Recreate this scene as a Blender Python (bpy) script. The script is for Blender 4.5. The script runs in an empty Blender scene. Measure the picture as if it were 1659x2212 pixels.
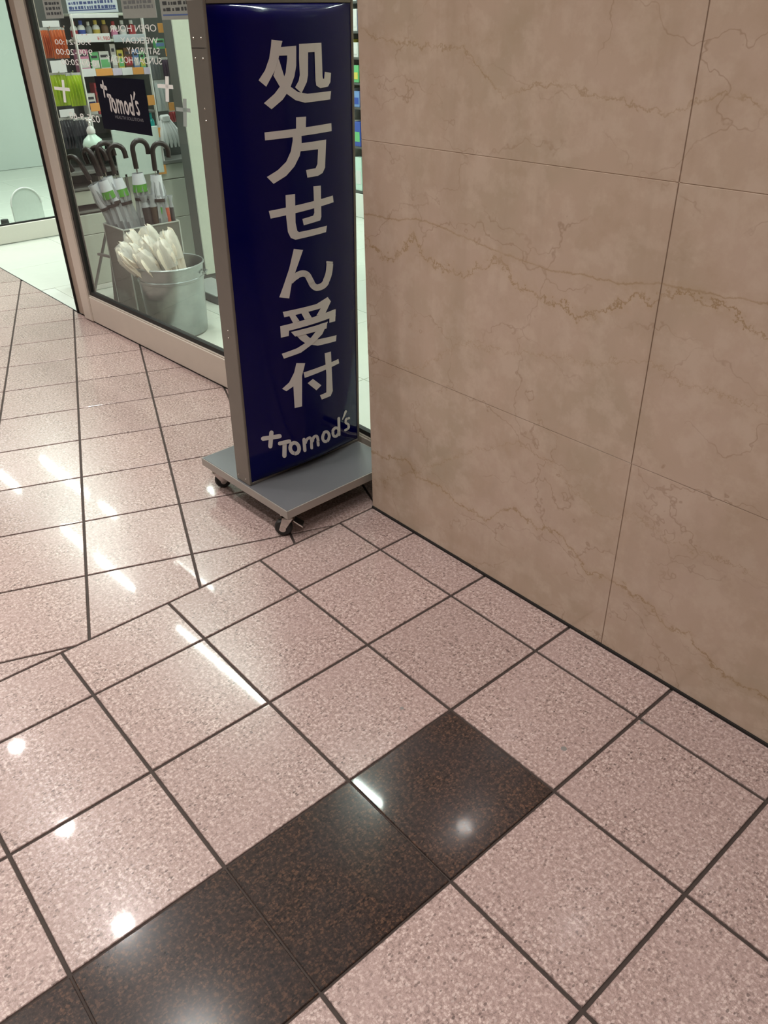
import bpy, bmesh, math, random
from mathutils import Vector, Matrix

# One drawing unit is one floor tile (0.30 m); everything is modelled in tiles and scaled by U.
U = 0.30
random.seed(7)
scene = bpy.context.scene
COL = scene.collection

# ------------------------------------------------------------------ camera
cam_d = bpy.data.cameras.new('camera')
cam_d.sensor_fit = 'VERTICAL'
cam_d.sensor_height = 36.0
cam_d.lens = 36.0 * 1698.97 / 2212.0
cam_d.clip_start = 0.02
cam = bpy.data.objects.new('camera', cam_d)
COL.objects.link(cam)
_r = Vector((0.6527387, 0.7573538, -0.0186420))
_d = Vector((0.3929138, -0.3594736, -0.8464027))
_f = Vector((-0.6477275, 0.5451550, -0.5322171))
M = Matrix((_r, -_d, -_f)).transposed().to_4x4()
M.translation = Vector((5.98242, -4.13697, 4.51160)) * U
cam.matrix_world = M
scene.camera = cam

# ------------------------------------------------------------------ world, exposure
world = bpy.data.worlds.new('world')
world.use_nodes = True
world.node_tree.nodes['Background'].inputs[0].default_value = (1.0, 0.94, 0.90, 1)
world.node_tree.nodes['Background'].inputs[1].default_value = 0.15
scene.world = world
vs = scene.view_settings
vs.view_transform = 'Standard'
vs.look = 'None'
vs.gamma = 1.0
vs.use_curve_mapping = False
vs.exposure = 0.0
DOWNLIGHT_W = 6.0      # each corridor downlight
TUBE_W = 6.3           # shop tubes, per tile of length
CEIL = 9.6

# ------------------------------------------------------------------ mesh helpers
ORG = {}

class MB:
    """collects geometry in tile units"""
    def __init__(self, fn=None):
        self.v = []; self.f = []; self.fn = fn
    def add(self, vs_, fs):
        b = len(self.v)
        for p in vs_:
            p = Vector(p)
            if self.fn: p = Vector(self.fn(p))
            self.v.append(p)
        self.f += [tuple(b + i for i in q) for q in fs]
        return self
    def box(self, x0, x1, y0, y1, z0, z1, bev=0.0):
        if bev <= 0:
            V = [(x, y, z) for z in (z0, z1) for y in (y0, y1) for x in (x0, x1)]
            return self.add(V, [(0, 2, 3, 1), (4, 5, 7, 6), (0, 1, 5, 4), (2, 6, 7, 3), (0, 4, 6, 2), (1, 3, 7, 5)])
        bm = bmesh.new()
        bmesh.ops.create_cube(bm, size=1)
        for v in bm.verts:
            v.co = Vector(((x0 + x1) / 2 + v.co.x * (x1 - x0), (y0 + y1) / 2 + v.co.y * (y1 - y0), (z0 + z1) / 2 + v.co.z * (z1 - z0)))
        bmesh.ops.bevel(bm, geom=bm.edges[:], offset=bev, segments=1, affect='EDGES', profile=0.5)
        bm.verts.index_update()
        self.add([v.co.copy() for v in bm.verts], [[v.index for v in f.verts] for f in bm.faces])
        bm.free()
        return self
    def obox(self, a, b, w, h, up=(0, 0, 1)):
        """bar from a to b with section w x h"""
        a = Vector(a); b = Vector(b); t = (b - a).normalized()
        s = t.cross(Vector(up)).normalized(); n = s.cross(t)
        V = []
        for p in (a, b):
            for (i, j) in ((-1, -1), (1, -1), (1, 1), (-1, 1)):
                V.append(p + s * i * w / 2 + n * j * h / 2)
        return self.add(V, [(3, 2, 1, 0), (4, 5, 6, 7), (0, 1, 5, 4), (1, 2, 6, 5), (2, 3, 7, 6), (3, 0, 4, 7)])
    def tube(self, path, r, n=10, cap=True):
        path = [Vector(p) for p in path]
        rs = r if isinstance(r, (list, tuple)) else [r] * len(path)
        rings = []; prev = None
        for i, p in enumerate(path):
            t = (path[min(i + 1, len(path) - 1)] - path[max(i - 1, 0)]).normalized()
            if prev is None:
                ref = Vector((0, 0, 1)) if abs(t.z) < 0.9 else Vector((1, 0, 0))
                s = t.cross(ref).normalized()
            else:
                s = (prev - t * prev.dot(t)).normalized()
            prev = s; m = t.cross(s)
            rings.append([p + (s * math.cos(2 * math.pi * k / n) + m * math.sin(2 * math.pi * k / n)) * rs[i] for k in range(n)])
        V = [q for ring in rings for q in ring]; F = []
        for i in range(len(path) - 1):
            for k in range(n):
                F.append((i * n + k, i * n + (k + 1) % n, (i + 1) * n + (k + 1) % n, (i + 1) * n + k))
        if cap:
            F.append(tuple(range(n))[::-1]); F.append(tuple((len(path) - 1) * n + k for k in range(n)))
        return self.add(V, F)
    def lathe(self, c, prof, n=20, cap=True):
        V = []; F = []
        for (r, z) in prof:
            for k in range(n):
                a = 2 * math.pi * k / n
                V.append((c[0] + r * math.cos(a), c[1] + r * math.sin(a), c[2] + z))
        for i in range(len(prof) - 1):
            for k in range(n):
                F.append((i * n + k, i * n + (k + 1) % n, (i + 1) * n + (k + 1) % n, (i + 1) * n + k))
        if cap:
            F.append(tuple(range(n))[::-1]); F.append(tuple((len(prof) - 1) * n + k for k in range(n)))
        return self.add(V, F)
    def tile(self, poly, z0, z1, c):
        """convex polygon prism with a chamfered top edge"""
        n = len(poly)
        P = [Vector((p[0], p[1])) for p in poly]
        area = sum(P[i].x * P[(i + 1) % n].y - P[(i + 1) % n].x * P[i].y for i in range(n))
        if area < 0: P = P[::-1]
        top = inset(P, c)
        V = [(p.x, p.y, z0) for p in P] + [(p.x, p.y, z1 - c) for p in P] + [(p.x, p.y, z1) for p in top]
        F = [tuple(range(n))[::-1], tuple(2 * n + k for k in range(n))]
        for L in (0, 1):
            for k in range(n):
                F.append((L * n + k, L * n + (k + 1) % n, (L + 1) * n + (k + 1) % n, (L + 1) * n + k))
        return self.add(V, F)
    def mesh(self, name, smooth=False, org=Vector((0, 0, 0))):
        me = bpy.data.meshes.new(name)
        me.from_pydata([tuple((p - org) * U) for p in self.v], [], self.f)
        me.validate(); me.update()
        if smooth:
            me.polygons.foreach_set('use_smooth', [True] * len(me.polygons))
            try: me.set_sharp_from_angle(angle=math.radians(40))
            except Exception: pass
        return me
    def build(self, name, mat, parent=None, smooth=False, org=None):
        if parent is not None:
            o_ = ORG[parent.name]
        elif org is not None:
            o_ = Vector(org)
        else:
            xs = [p.x for p in self.v]; ys = [p.y for p in self.v]; zs = [p.z for p in self.v]
            o_ = Vector(((min(xs) + max(xs)) / 2, (min(ys) + max(ys)) / 2, min(zs)))
        ob = bpy.data.objects.new(name, self.mesh(name, smooth, o_))
        COL.objects.link(ob)
        ORG[ob.name] = o_
        if parent is not None: ob.parent = parent
        else: ob.location = o_ * U
        ob.data.materials.append(mat)
        return ob

def inset(P, c):
    n = len(P); out = []
    for i in range(n):
        a, b, d = P[i - 1], P[i], P[(i + 1) % n]
        e1 = (b - a).normalized(); e2 = (d - b).normalized()
        n1 = Vector((-e1.y, e1.x)); n2 = Vector((-e2.y, e2.x))
        k = 1 + n1.dot(n2)
        out.append(b + (n1 + n2) * (c / max(k, 0.25)))
    return out

def clip(poly, nx, ny, c):
    """keep nx*x + ny*y <= c"""
    out = []
    for i in range(len(poly)):
        a = poly[i]; b = poly[(i + 1) % len(poly)]
        da = nx * a[0] + ny * a[1] - c; db = nx * b[0] + ny * b[1] - c
        if da <= 0: out.append(a)
        if (da < 0 < db) or (db < 0 < da):
            t = da / (da - db); out.append((a[0] + (b[0] - a[0]) * t, a[1] + (b[1] - a[1]) * t))
    res = []
    for p in out:
        if not res or math.hypot(p[0] - res[-1][0], p[1] - res[-1][1]) > 1e-4: res.append(p)
    if len(res) > 1 and math.hypot(res[0][0] - res[-1][0], res[0][1] - res[-1][1]) < 1e-4: res.pop()
    return res

def parea(p):
    return abs(sum(p[i][0] * p[(i + 1) % len(p)][1] - p[(i + 1) % len(p)][0] * p[i][1] for i in range(len(p)))) / 2 if len(p) > 2 else 0

def tag(o, label=None, cat=None, group=None, kind=None):
    if label: o['label'] = label
    if cat: o['category'] = cat
    if group: o['group'] = group
    if kind: o['kind'] = kind
    return o

def thing(name, loc, label, cat, group=None, kind=None):
    o = bpy.data.objects.new(name, None)
    o.empty_display_size = 0.05
    COL.objects.link(o)
    o.location = Vector(loc) * U
    ORG[o.name] = Vector(loc)
    return tag(o, label, cat, group, kind)

def text_faces(s, size, mirror=False, align='LEFT', bold=0.0):
    """flat lettering -> (verts2d, faces) in tile units"""
    cu = bpy.data.curves.new('t', 'FONT')
    cu.body = s; cu.size = size; cu.align_x = align; cu.offset = bold; cu.resolution_u = 3
    ob = bpy.data.objects.new('t', cu); COL.objects.link(ob)
    dg = bpy.context.evaluated_depsgraph_get()
    me = bpy.data.meshes.new_from_object(ob.evaluated_get(dg))
    V = [((-v.co.x if mirror else v.co.x), v.co.y) for v in me.vertices]
    F = [tuple(p.vertices) for p in me.polygons]
    bpy.data.objects.remove(ob); bpy.data.curves.remove(cu); bpy.data.meshes.remove(me)
    return V, F

# ------------------------------------------------------------------ materials
def nt(name):
    m = bpy.data.materials.new(name); m.use_nodes = True
    t = m.node_tree; t.nodes.clear()
    out = t.nodes.new('ShaderNodeOutputMaterial')
    return m, t, out

def N(t, typ, **kw):
    n = t.nodes.new(typ)
    for k, v in kw.items():
        if k.startswith('i_'):
            n.inputs[k[2:].replace('_', ' ')].default_value = v
        else: setattr(n, k, v)
    return n

def ramp(t, fac, stops):
    r = t.nodes.new('ShaderNodeValToRGB'); e = r.color_ramp.elements
    while len(e) < len(stops): e.new(0.5)
    for q, (p, c) in zip(e, stops):
        q.position = p; q.color = (*c, 1) if len(c) == 3 else c
    t.links.new(fac, r.inputs[0]); return r.outputs[0]

def mix(t, fac, a, b, mode='MIX'):
    m = t.nodes.new('ShaderNodeMix'); m.data_type = 'RGBA'; m.blend_type = mode
    for sock, val in ((m.inputs[0], fac), (m.inputs[6], a), (m.inputs[7], b)):
        if isinstance(val, bpy.types.NodeSocket): t.links.new(val, sock)
        elif isinstance(val, (int, float)): sock.default_value = val
        else: sock.default_value = (*val, 1) if len(val) == 3 else val
    return m.outputs[2]

def math_(t, op, a, b=None, c=None, clamp=False):
    m = t.nodes.new('ShaderNodeMath'); m.operation = op; m.use_clamp = clamp
    for s, v in zip(m.inputs, (a, b, c)):
        if v is None: continue
        if isinstance(v, bpy.types.NodeSocket): t.links.new(v, s)
        else: s.default_value = v
    return m.outputs[0]

def noise(t, vec, scale, detail=2.0, rough=0.5, out=0):
    n = t.nodes.new('ShaderNodeTexNoise')
    n.inputs['Scale'].default_value = scale; n.inputs['Detail'].default_value = detail
    n.inputs['Roughness'].default_value = rough
    t.links.new(vec, n.inputs['Vector']); return n.outputs[out]

def pos(t): return t.nodes.new('ShaderNodeNewGeometry').outputs['Position']

def pm(name, col, rough=0.5, metal=0.0, var=0.06, scale=60, bump=0.0, spec=0.5, trans=0.0, coat=0.0, emit=None):
    """principled material with a little procedural unevenness"""
    m, t, out = nt(name)
    p = t.nodes.new('ShaderNodeBsdfPrincipled')
    nz = noise(t, pos(t), scale, 3)
    a = [max(0, c * (1 - var)) for c in col]; b = [min(1, c * (1 + var)) for c in col]
    t.links.new(mix(t, nz, a, b), p.inputs['Base Color'])
    p.inputs['Roughness'].default_value = rough; p.inputs['Metallic'].default_value = metal
    p.inputs['Specular IOR Level'].default_value = spec
    p.inputs['Coat Weight'].default_value = coat; p.inputs['Coat Roughness'].default_value = 0.05
    if emit:
        p.inputs['Emission Color'].default_value = (*emit[:3], 1); p.inputs['Emission Strength'].default_value = emit[3]
    if bump:
        bn = t.nodes.new('ShaderNodeBump'); bn.inputs['Strength'].default_value = bump; bn.inputs['Distance'].default_value = 0.002
        t.links.new(nz, bn.inputs['Height']); t.links.new(bn.outputs[0], p.inputs['Normal'])
    if trans > 0:
        tr = t.nodes.new('ShaderNodeBsdfTransparent'); mx = t.nodes.new('ShaderNodeMixShader')
        mx.inputs[0].default_value = trans
        t.links.new(p.outputs[0], mx.inputs[1]); t.links.new(tr.outputs[0], mx.inputs[2]); t.links.new(mx.outputs[0], out.inputs[0])
    else:
        t.links.new(p.outputs[0], out.inputs[0])
    return m

def glass_mat(name, tint, rough=0.02, ior=1.45, haze=0.0, hazecol=(0.8, 0.85, 0.82)):
    m, t, out = nt(name)
    tr = t.nodes.new('ShaderNodeBsdfTransparent')
    nz = noise(t, pos(t), 3.0, 2)
    t.links.new(mix(t, nz, [c * 0.985 for c in tint], tint), tr.inputs[0])
    gl = t.nodes.new('ShaderNodeBsdfGlossy'); gl.inputs['Roughness'].default_value = rough
    fr = t.nodes.new('ShaderNodeFresnel'); fr.inputs[0].default_value = ior
    mx = t.nodes.new('ShaderNodeMixShader')
    # reflect on the outer faces only: the pane is modelled without refraction
    bf = t.nodes.new('ShaderNodeNewGeometry').outputs['Backfacing']
    t.links.new(math_(t, 'MULTIPLY', fr.outputs[0], math_(t, 'SUBTRACT', 1.0, bf)), mx.inputs[0]); t.links.new(tr.outputs[0], mx.inputs[1]); t.links.new(gl.outputs[0], mx.inputs[2])
    res = mx.outputs[0]
    if haze:
        df = t.nodes.new('ShaderNodeBsdfDiffuse'); df.inputs[0].default_value = (*hazecol, 1)
        m2 = t.nodes.new('ShaderNodeMixShader'); m2.inputs[0].default_value = haze
        t.links.new(res, m2.inputs[1]); t.links.new(df.outputs[0], m2.inputs[2]); res = m2.outputs[0]
    t.links.new(res, out.inputs[0])
    return m

def granite(name, base, light, dark, darkamt, blot, rough, coat=0.32, spec=0.42):
    m, t, out = nt(name)
    p = t.nodes.new('ShaderNodeBsdfPrincipled'); P = pos(t)
    n1 = noise(t, P, 118, 7, 0.80)
    c = ramp(t, n1, [(0.39, [x * 0.42 for x in base]), (0.465, [x * 0.86 for x in base]), (0.53, base), (0.61, light)])
    vo = t.nodes.new('ShaderNodeTexVoronoi'); vo.inputs['Scale'].default_value = 210
    st = t.nodes.new('ShaderNodeVectorMath'); st.operation = 'MULTIPLY'; st.inputs[1].default_value = (1.0, 0.62, 1.0)
    t.links.new(P, st.inputs[0]); t.links.new(st.outputs[0], vo.inputs['Vector'])
    sep = t.nodes.new('ShaderNodeSeparateColor'); t.links.new(vo.outputs['Color'], sep.inputs[0])
    near = math_(t, 'LESS_THAN', vo.outputs['Distance'], 0.46)
    spk = math_(t, 'MULTIPLY', math_(t, 'GREATER_THAN', sep.outputs[0], 1 - darkamt), near)
    c = mix(t, math_(t, 'MULTIPLY', spk, 0.75), c, dark)
    spk2 = math_(t, 'MULTIPLY', math_(t, 'GREATER_THAN', sep.outputs[1], 0.72), near)
    c = mix(t, math_(t, 'MULTIPLY', spk2, 0.55), c, light)
    n2 = noise(t, P, 9, 3)
    c = mix(t, ramp(t, n2, [(0.35, (0, 0, 0)), (0.7, (1, 1, 1))]), c, mix(t, 0.5, c, blot))
    oi = t.nodes.new('ShaderNodeObjectInfo')
    hv = t.nodes.new('ShaderNodeHueSaturation'); t.links.new(c, hv.inputs['Color'])
    t.links.new(math_(t, 'MULTIPLY_ADD', oi.outputs['Random'], 0.14, 0.93), hv.inputs['Value'])
    t.links.new(hv.outputs[0], p.inputs['Base Color'])
    n3 = noise(t, P, 4, 3)
    t.links.new(math_(t, 'MULTIPLY_ADD', n3, 0.08, rough), p.inputs['Roughness'])
    p.inputs['Coat Weight'].default_value = coat; p.inputs['Coat Roughness'].default_value = 0.05; p.inputs['Specular IOR Level'].default_value = spec; p.inputs['Coat IOR'].default_value = 1.45
    p.inputs['IOR'].default_value = 1.52
    t.links.new(p.outputs[0], out.inputs[0])
    return m

VEINS = [
 # (points x,z in tiles), width, strength
 ([(0.323,2.876),(0.51,2.747),(0.728,2.737),(0.995,2.964),(1.127,2.798),(1.359,2.773),(1.571,2.744),(1.813,2.887),(1.965,2.943),(2.103,2.797),(2.332,2.748),(2.567,2.749),(2.701,2.672),(2.906,2.76),(3.008,2.831),(3.152,2.941),(3.28,2.908),(3.364,3.001),(3.492,3.014),(3.589,3.006),(3.66,2.964),(3.741,3.011),(3.909,2.923),(4.061,2.876),(4.7,2.8)], 0.011, 0.85, 0.10),
 ([(0.332,3.047),(0.793,3.064),(1.023,3.108),(1.296,3.084),(1.556,3.047),(1.947,2.998),(2.438,2.954),(2.679,2.979),(3.019,2.984),(3.29,3.039),(3.732,3.052),(4.012,3.072),(4.7,3.0)], 0.006, 0.55, 0.02),
 ([(0.324,0.682),(0.62,0.716),(0.9,0.801),(1.035,0.674),(1.361,0.708),(1.582,0.626),(1.733,0.629),(1.969,0.603),(2.125,0.775),(2.279,0.87),(2.544,0.806),(2.734,0.875),(3.02,0.696),(3.1,0.622),(3.27,0.693),(3.447,0.678),(3.707,0.625),(3.846,0.528),(4.031,0.579),(4.127,0.483),(4.332,0.395),(4.678,0.399)], 0.009, 0.75, 0.07),
 ([(0.432,4.446),(0.758,4.355),(1.495,4.316),(1.907,4.033),(2.068,4.081),(2.26,4.121),(2.429,4.122),(2.669,4.067),(3.006,4.039),(3.17,3.994),(3.348,4.07),(3.492,4.116),(3.627,4.111),(3.768,4.052),(4.7,4.1)], 0.008, 0.5, 0.06),
 ([(0.299,1.715),(1.03,1.786),(1.597,2.198),(2.104,2.256),(2.554,2.343),(2.884,2.382),(3.317,2.522),(3.609,2.446),(3.865,2.462),(4.177,2.409),(4.7,2.45)], 0.006, 0.32, 0.08),
 ([(0.345,0.271),(1.035,0.726),(1.647,1.169),(2.27,1.52),(2.616,1.463),(2.865,1.313),(3.149,1.186),(3.413,1.352),(3.74,1.267),(4.056,1.31),(4.455,1.294),(4.7,1.3)], 0.006, 0.35, 0.08),
]
def marble(name):
    m, t, out = nt(name)
    p = t.nodes.new('ShaderNodeBsdfPrincipled'); P = pos(t)
    sc = t.nodes.new('ShaderNodeVectorMath'); sc.operation = 'SCALE'; sc.inputs['Scale'].default_value = 1 / U
    t.links.new(P, sc.inputs[0]); T = sc.outputs[0]
    xyz = t.nodes.new('ShaderNodeSeparateXYZ'); t.links.new(T, xyz.inputs[0])
    X, Z = xyz.outputs[0], xyz.outputs[2]
    big = noise(t, T, 0.9, 4, 0.55)
    c = ramp(t, big, [(0.32, (0.430, 0.345, 0.255)), (0.50, (0.490, 0.376, 0.292)), (0.66, (0.512, 0.394, 0.316))])
    fine = noise(t, T, 5, 6, 0.62)
    c = mix(t, ramp(t, fine, [(0.47, (0, 0, 0)), (0.62, (0.55, 0.55, 0.55))]), c, (0.57, 0.46, 0.375))
    mid = noise(t, T, 2.6, 5, 0.65)
    c = mix(t, ramp(t, mid, [(0.25, (0.45, 0.45, 0.45)), (0.48, (0, 0, 0))]), c, (0.395, 0.29, 0.20))
    vs_ = t.nodes.new('ShaderNodeVectorMath'); vs_.operation = 'MULTIPLY'; vs_.inputs[1].default_value = (2.6, 1, 0.35)
    t.links.new(T, vs_.inputs[0])
    streak = noise(t, vs_.outputs[0], 1.3, 4, 0.6)
    c = mix(t, ramp(t, streak, [(0.50, (0, 0, 0)), (0.70, (0.45, 0.45, 0.45))]), c, (0.40, 0.305, 0.225))
    # hair-line network
    wn = noise(t, T, 2.2, 4, 0.6, out=1)
    wv = t.nodes.new('ShaderNodeVectorMath'); wv.operation = 'MULTIPLY_ADD'
    wv.inputs[1].default_value = (0.9, 0.9, 0.55); t.links.new(wn, wv.inputs[0]); t.links.new(T, wv.inputs[2])
    sq = t.nodes.new('ShaderNodeVectorMath'); sq.operation = 'MULTIPLY'; sq.inputs[1].default_value = (0.75, 1, 1.35)
    t.links.new(wv.outputs[0], sq.inputs[0])
    vo = t.nodes.new('ShaderNodeTexVoronoi'); vo.feature = 'DISTANCE_TO_EDGE'; vo.inputs['Scale'].default_value = 1.15
    t.links.new(sq.outputs[0], vo.inputs['Vector'])
    line = ramp(t, vo.outputs['Distance'], [(0.0, (1, 1, 1)), (0.012, (0, 0, 0))])
    gate = ramp(t, noise(t, T, 1.7, 3), [(0.40, (0, 0, 0)), (0.58, (1, 1, 1))])
    c = mix(t, math_(t, 'MULTIPLY', math_(t, 'MULTIPLY', line, gate), 0.5), c, (0.26, 0.165, 0.10))
    # the long stylolite veins
    vn = noise(t, T, 9.0, 4, 0.75)
    vn2 = noise(t, T, 26.0, 2, 0.6)
    tx = math_(t, 'MULTIPLY_ADD', X, 1 / 4.4, -0.3 / 4.4)
    brk = ramp(t, noise(t, T, 6.0, 3), [(0.30, (0.25, 0.25, 0.25)), (0.52, (1, 1, 1))])
    for pts, wd, st, amp in VEINS:
        fc = t.nodes.new('ShaderNodeFloatCurve'); cm = fc.mapping.curves[0]
        q = [((x - 0.3) / 4.4, z / 5.0) for x, z in pts]
        q[0] = (0.0, q[0][1])
        while len(cm.points) < len(q): cm.points.new(0.5, 0.5)
        for pt, (a, b) in zip(cm.points, q):
            pt.location = (a, b); pt.handle_type = 'VECTOR'
        fc.mapping.update()
        t.links.new(tx, fc.inputs['Value'])
        fz = math_(t, 'MULTIPLY', fc.outputs[0], 5.0)
        dz = math_(t, 'SUBTRACT', Z, fz)
        dz = math_(t, 'ADD', dz, math_(t, 'MULTIPLY_ADD', vn, amp * 3.0, -amp * 1.5))
        dz = math_(t, 'ADD', dz, math_(t, 'MULTIPLY_ADD', vn2, amp * 0.7, -amp * 0.35))
        dd = math_(t, 'ABSOLUTE', dz)
        mk = math_(t, 'SUBTRACT', 1.0, math_(t, 'DIVIDE', dd, wd * 1.6), clamp=True)
        mk = math_(t, 'MULTIPLY', math_(t, 'MULTIPLY', mk, brk), st)
        c = mix(t, mk, c, (0.25, 0.155, 0.06))
        halo = math_(t, 'SUBTRACT', 1.0, math_(t, 'DIVIDE', dd, wd * 9), clamp=True)
        c = mix(t, math_(t, 'MULTIPLY', halo, 0.22 * st), c, (0.42, 0.30, 0.17))
    t.links.new(c, p.inputs['Base Color'])
    t.links.new(math_(t, 'MULTIPLY_ADD', fine, 0.10, 0.16), p.inputs['Roughness'])
    p.inputs['IOR'].default_value = 1.48
    p.inputs['Coat Weight'].default_value = 0.5; p.inputs['Coat Roughness'].default_value = 0.03
    t.links.new(p.outputs[0], out.inputs[0])
    return m

MT = {}
MT['granite'] = granite('pink_granite', (0.372, 0.270, 0.248), (0.625, 0.510, 0.475), (0.085, 0.060, 0.055), 0.085, (0.385, 0.282, 0.266), 0.20)
MT['dark_granite'] = granite('dark_granite', (0.038, 0.025, 0.022), (0.130, 0.070, 0.045), (0.010, 0.009, 0.010), 0.22, (0.030, 0.027, 0.030), 0.16, 0.5, 0.22)
MT['grout'] = pm('grout', (0.045, 0.032, 0.027), 0.85, var=0.25, scale=90)
MT['marble'] = marble('beige_marble')
MT['joint'] = pm('joint_filler', (0.47, 0.36, 0.28), 0.8, var=0.1)
MT['joint_dark'] = pm('brown_joint_filler', (0.27, 0.185, 0.13), 0.8, var=0.1)
MT['shadow_gap'] = pm('black_gap_shade', (0.012, 0.010, 0.009), 0.7)  # black colour stands in for shade in the wall-foot gap and under the base
MT['shop_tile'] = pm('white_vinyl_tile', (0.58, 0.62, 0.56), 0.16, var=0.03, scale=20)
MT['shop_joint'] = pm('tile_joint', (0.50, 0.55, 0.50), 0.7)
MT['white_paint'] = pm('white_paint', (0.80, 0.82, 0.77), 0.6, var=0.02)
MT['mint_wall'] = pm('grey_mint_paint', (0.50, 0.57, 0.53), 0.6, var=0.03)
MT['ceiling'] = pm('ceiling_paint', (0.78, 0.75, 0.70), 0.8, var=0.02)
MT['far_wall'] = pm('far_wall_paint', (0.50, 0.42, 0.35), 0.5, var=0.05, scale=3)
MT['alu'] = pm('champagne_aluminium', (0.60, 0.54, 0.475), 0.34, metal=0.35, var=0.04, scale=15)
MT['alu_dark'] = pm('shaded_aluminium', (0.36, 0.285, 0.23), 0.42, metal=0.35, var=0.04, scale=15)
MT['gasket'] = pm('black_gasket', (0.006, 0.006, 0.006), 0.6)
MT['glass'] = glass_mat('shopfront_glass', (0.960, 0.985, 0.972), 0.015, 1.42)
MT['vinyl'] = pm('white_vinyl', (0.86, 0.88, 0.86), 0.6, var=0.02)
MT['sign_alu'] = pm('sign_aluminium', (0.185, 0.168, 0.148), 0.40, metal=0.5, var=0.06, scale=25)
MT['sign_base'] = pm('grey_powder_coat', (0.135, 0.138, 0.150), 0.28, metal=0.2, var=0.05, scale=400)
MT['sign_skirt'] = pm('satin_edge_aluminium', (0.36, 0.34, 0.315), 0.36, metal=0.45, var=0.05, scale=40)
MT['blue'] = pm('blue_acrylic', (0.0005, 0.0006, 0.055), 0.09, var=0.05, spec=0.22)
MT['letter'] = pm('grey_white_film', (0.60, 0.575, 0.565), 0.4, var=0.03)
MT['chrome'] = pm('chrome', (0.62, 0.61, 0.58), 0.2, metal=1.0, var=0.05)
MT['rubber'] = pm('black_rubber', (0.012, 0.012, 0.012), 0.5)
MT['screw'] = pm('screw_steel', (0.60, 0.56, 0.50), 0.25, metal=1.0)
MT['navy'] = pm('navy_film', (0.0025, 0.0030, 0.012), 0.5, var=0.1, spec=0.1)
def paper_mat(name, col, tr):
    m, t, out = nt(name)
    d = t.nodes.new('ShaderNodeBsdfDiffuse'); l = t.nodes.new('ShaderNodeBsdfTranslucent'); mx = t.nodes.new('ShaderNodeMixShader')
    c = mix(t, noise(t, pos(t), 40, 2), [x * 0.96 for x in col], col)
    t.links.new(c, d.inputs[0]); t.links.new(c, l.inputs[0]); mx.inputs[0].default_value = tr
    t.links.new(d.outputs[0], mx.inputs[1]); t.links.new(l.outputs[0], mx.inputs[2]); t.links.new(mx.outputs[0], out.inputs[0])
    return m
MT['paper'] = paper_mat('paper_white', (0.84, 0.90, 0.95), 0.55)
MT['paper_grey'] = pm('paper_back_grey', (0.40, 0.39, 0.38), 0.7, var=0.05)
MT['ink'] = pm('black_ink', (0.05, 0.05, 0.06), 0.7)
MT['ink_blue'] = pm('blue_ink', (0.10, 0.16, 0.42), 0.7)
MT['ink_red'] = pm('red_ink', (0.62, 0.06, 0.08), 0.7)

# ================================================================== lamps of the place and added shop tubes
def downlight(x, y, label, group):
    o = thing('ceiling_downlight', (x, y, CEIL - 0.12), label, 'downlight', group)
    MB().lathe((x, y, CEIL - 0.10), [(0.155, 0.0), (0.24, -0.02), (0.25, 0.03), (0.25, 0.098)], 20, cap=False).build('trim_ring', MT['white_paint'], o, True)
    MB().lathe((x, y, CEIL - 0.06), [(0.155, 0.0), (0.155, 0.058)], 20).build('lamp_can', MT['chrome'], o, True)
    ld = bpy.data.lights.new('downlight_lamp', 'AREA'); ld.shape = 'DISK'; ld.size = 0.31 * U; ld.spread = math.radians(116)
    ld.energy = DOWNLIGHT_W; ld.color = (1.0, 0.945, 0.90)
    l = bpy.data.objects.new('downlight_lamp', ld); COL.objects.link(l)
    l.parent = o; l.location = (0, 0, -0.005 * U)
    return o

DX = [-17.4, -14.6, -11.85, -9.08, -6.23, -3.5, -0.8, 1.96, 4.7, 7.5]
ORD = ['first', 'second', 'third', 'fourth', 'fifth', 'sixth', 'seventh', 'eighth', 'ninth', 'tenth']
for k, x in enumerate(DX):
    downlight(x, -2.62, ORD[k] + ' downlight from the shop entrance end in the ceiling row nearer the shopfront', 'downlights nearer the shopfront')
for k, x in enumerate([-16.2, -11.4, -6.6, -1.8, 3.05, 7.9]):
    downlight(x, -5.15, ORD[k] + ' downlight from the shop entrance end in the ceiling row farther from the shopfront', 'downlights farther from the shopfront')
for k, x in enumerate([-13.8, -8.0, -2.2, 3.6]):
    downlight(x, -8.6, ORD[k] + ' downlight from the shop entrance end in the ceiling row beside the opposite wall', 'downlights beside the opposite wall')

def tube(xa, ya, xb, yb, label, group, power=TUBE_W, z=9.42):
    c = Vector(((xa + xb) / 2, (ya + yb) / 2, z)); L = math.hypot(xb - xa, yb - ya); ang = math.atan2(yb - ya, xb - xa)
    o = thing('fluorescent_fitting', c, label, 'ceiling light', group)
    ca, sa = math.cos(ang), math.sin(ang)
    fn = lambda p: Vector((c.x + p.x * ca - p.y * sa, c.y + p.x * sa + p.y * ca, c.z + p.z))
    MB(fn).box(-L / 2, L / 2, -0.14, 0.14, 0.03, 0.178, 0.02).build('housing', MT['white_paint'], o)
    ld = bpy.data.lights.new('tube_lamp', 'AREA'); ld.shape = 'RECTANGLE'; ld.size = L * U; ld.size_y = 0.11 * U
    ld.energy = power * L; ld.color = (0.90, 1.0, 0.93)
    l = bpy.data.objects.new('tube_lamp', ld); COL.objects.link(l)
    l.parent = o; l.location = (0, 0, 0.0); l.rotation_euler = (0, 0, ang)
    return o

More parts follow.
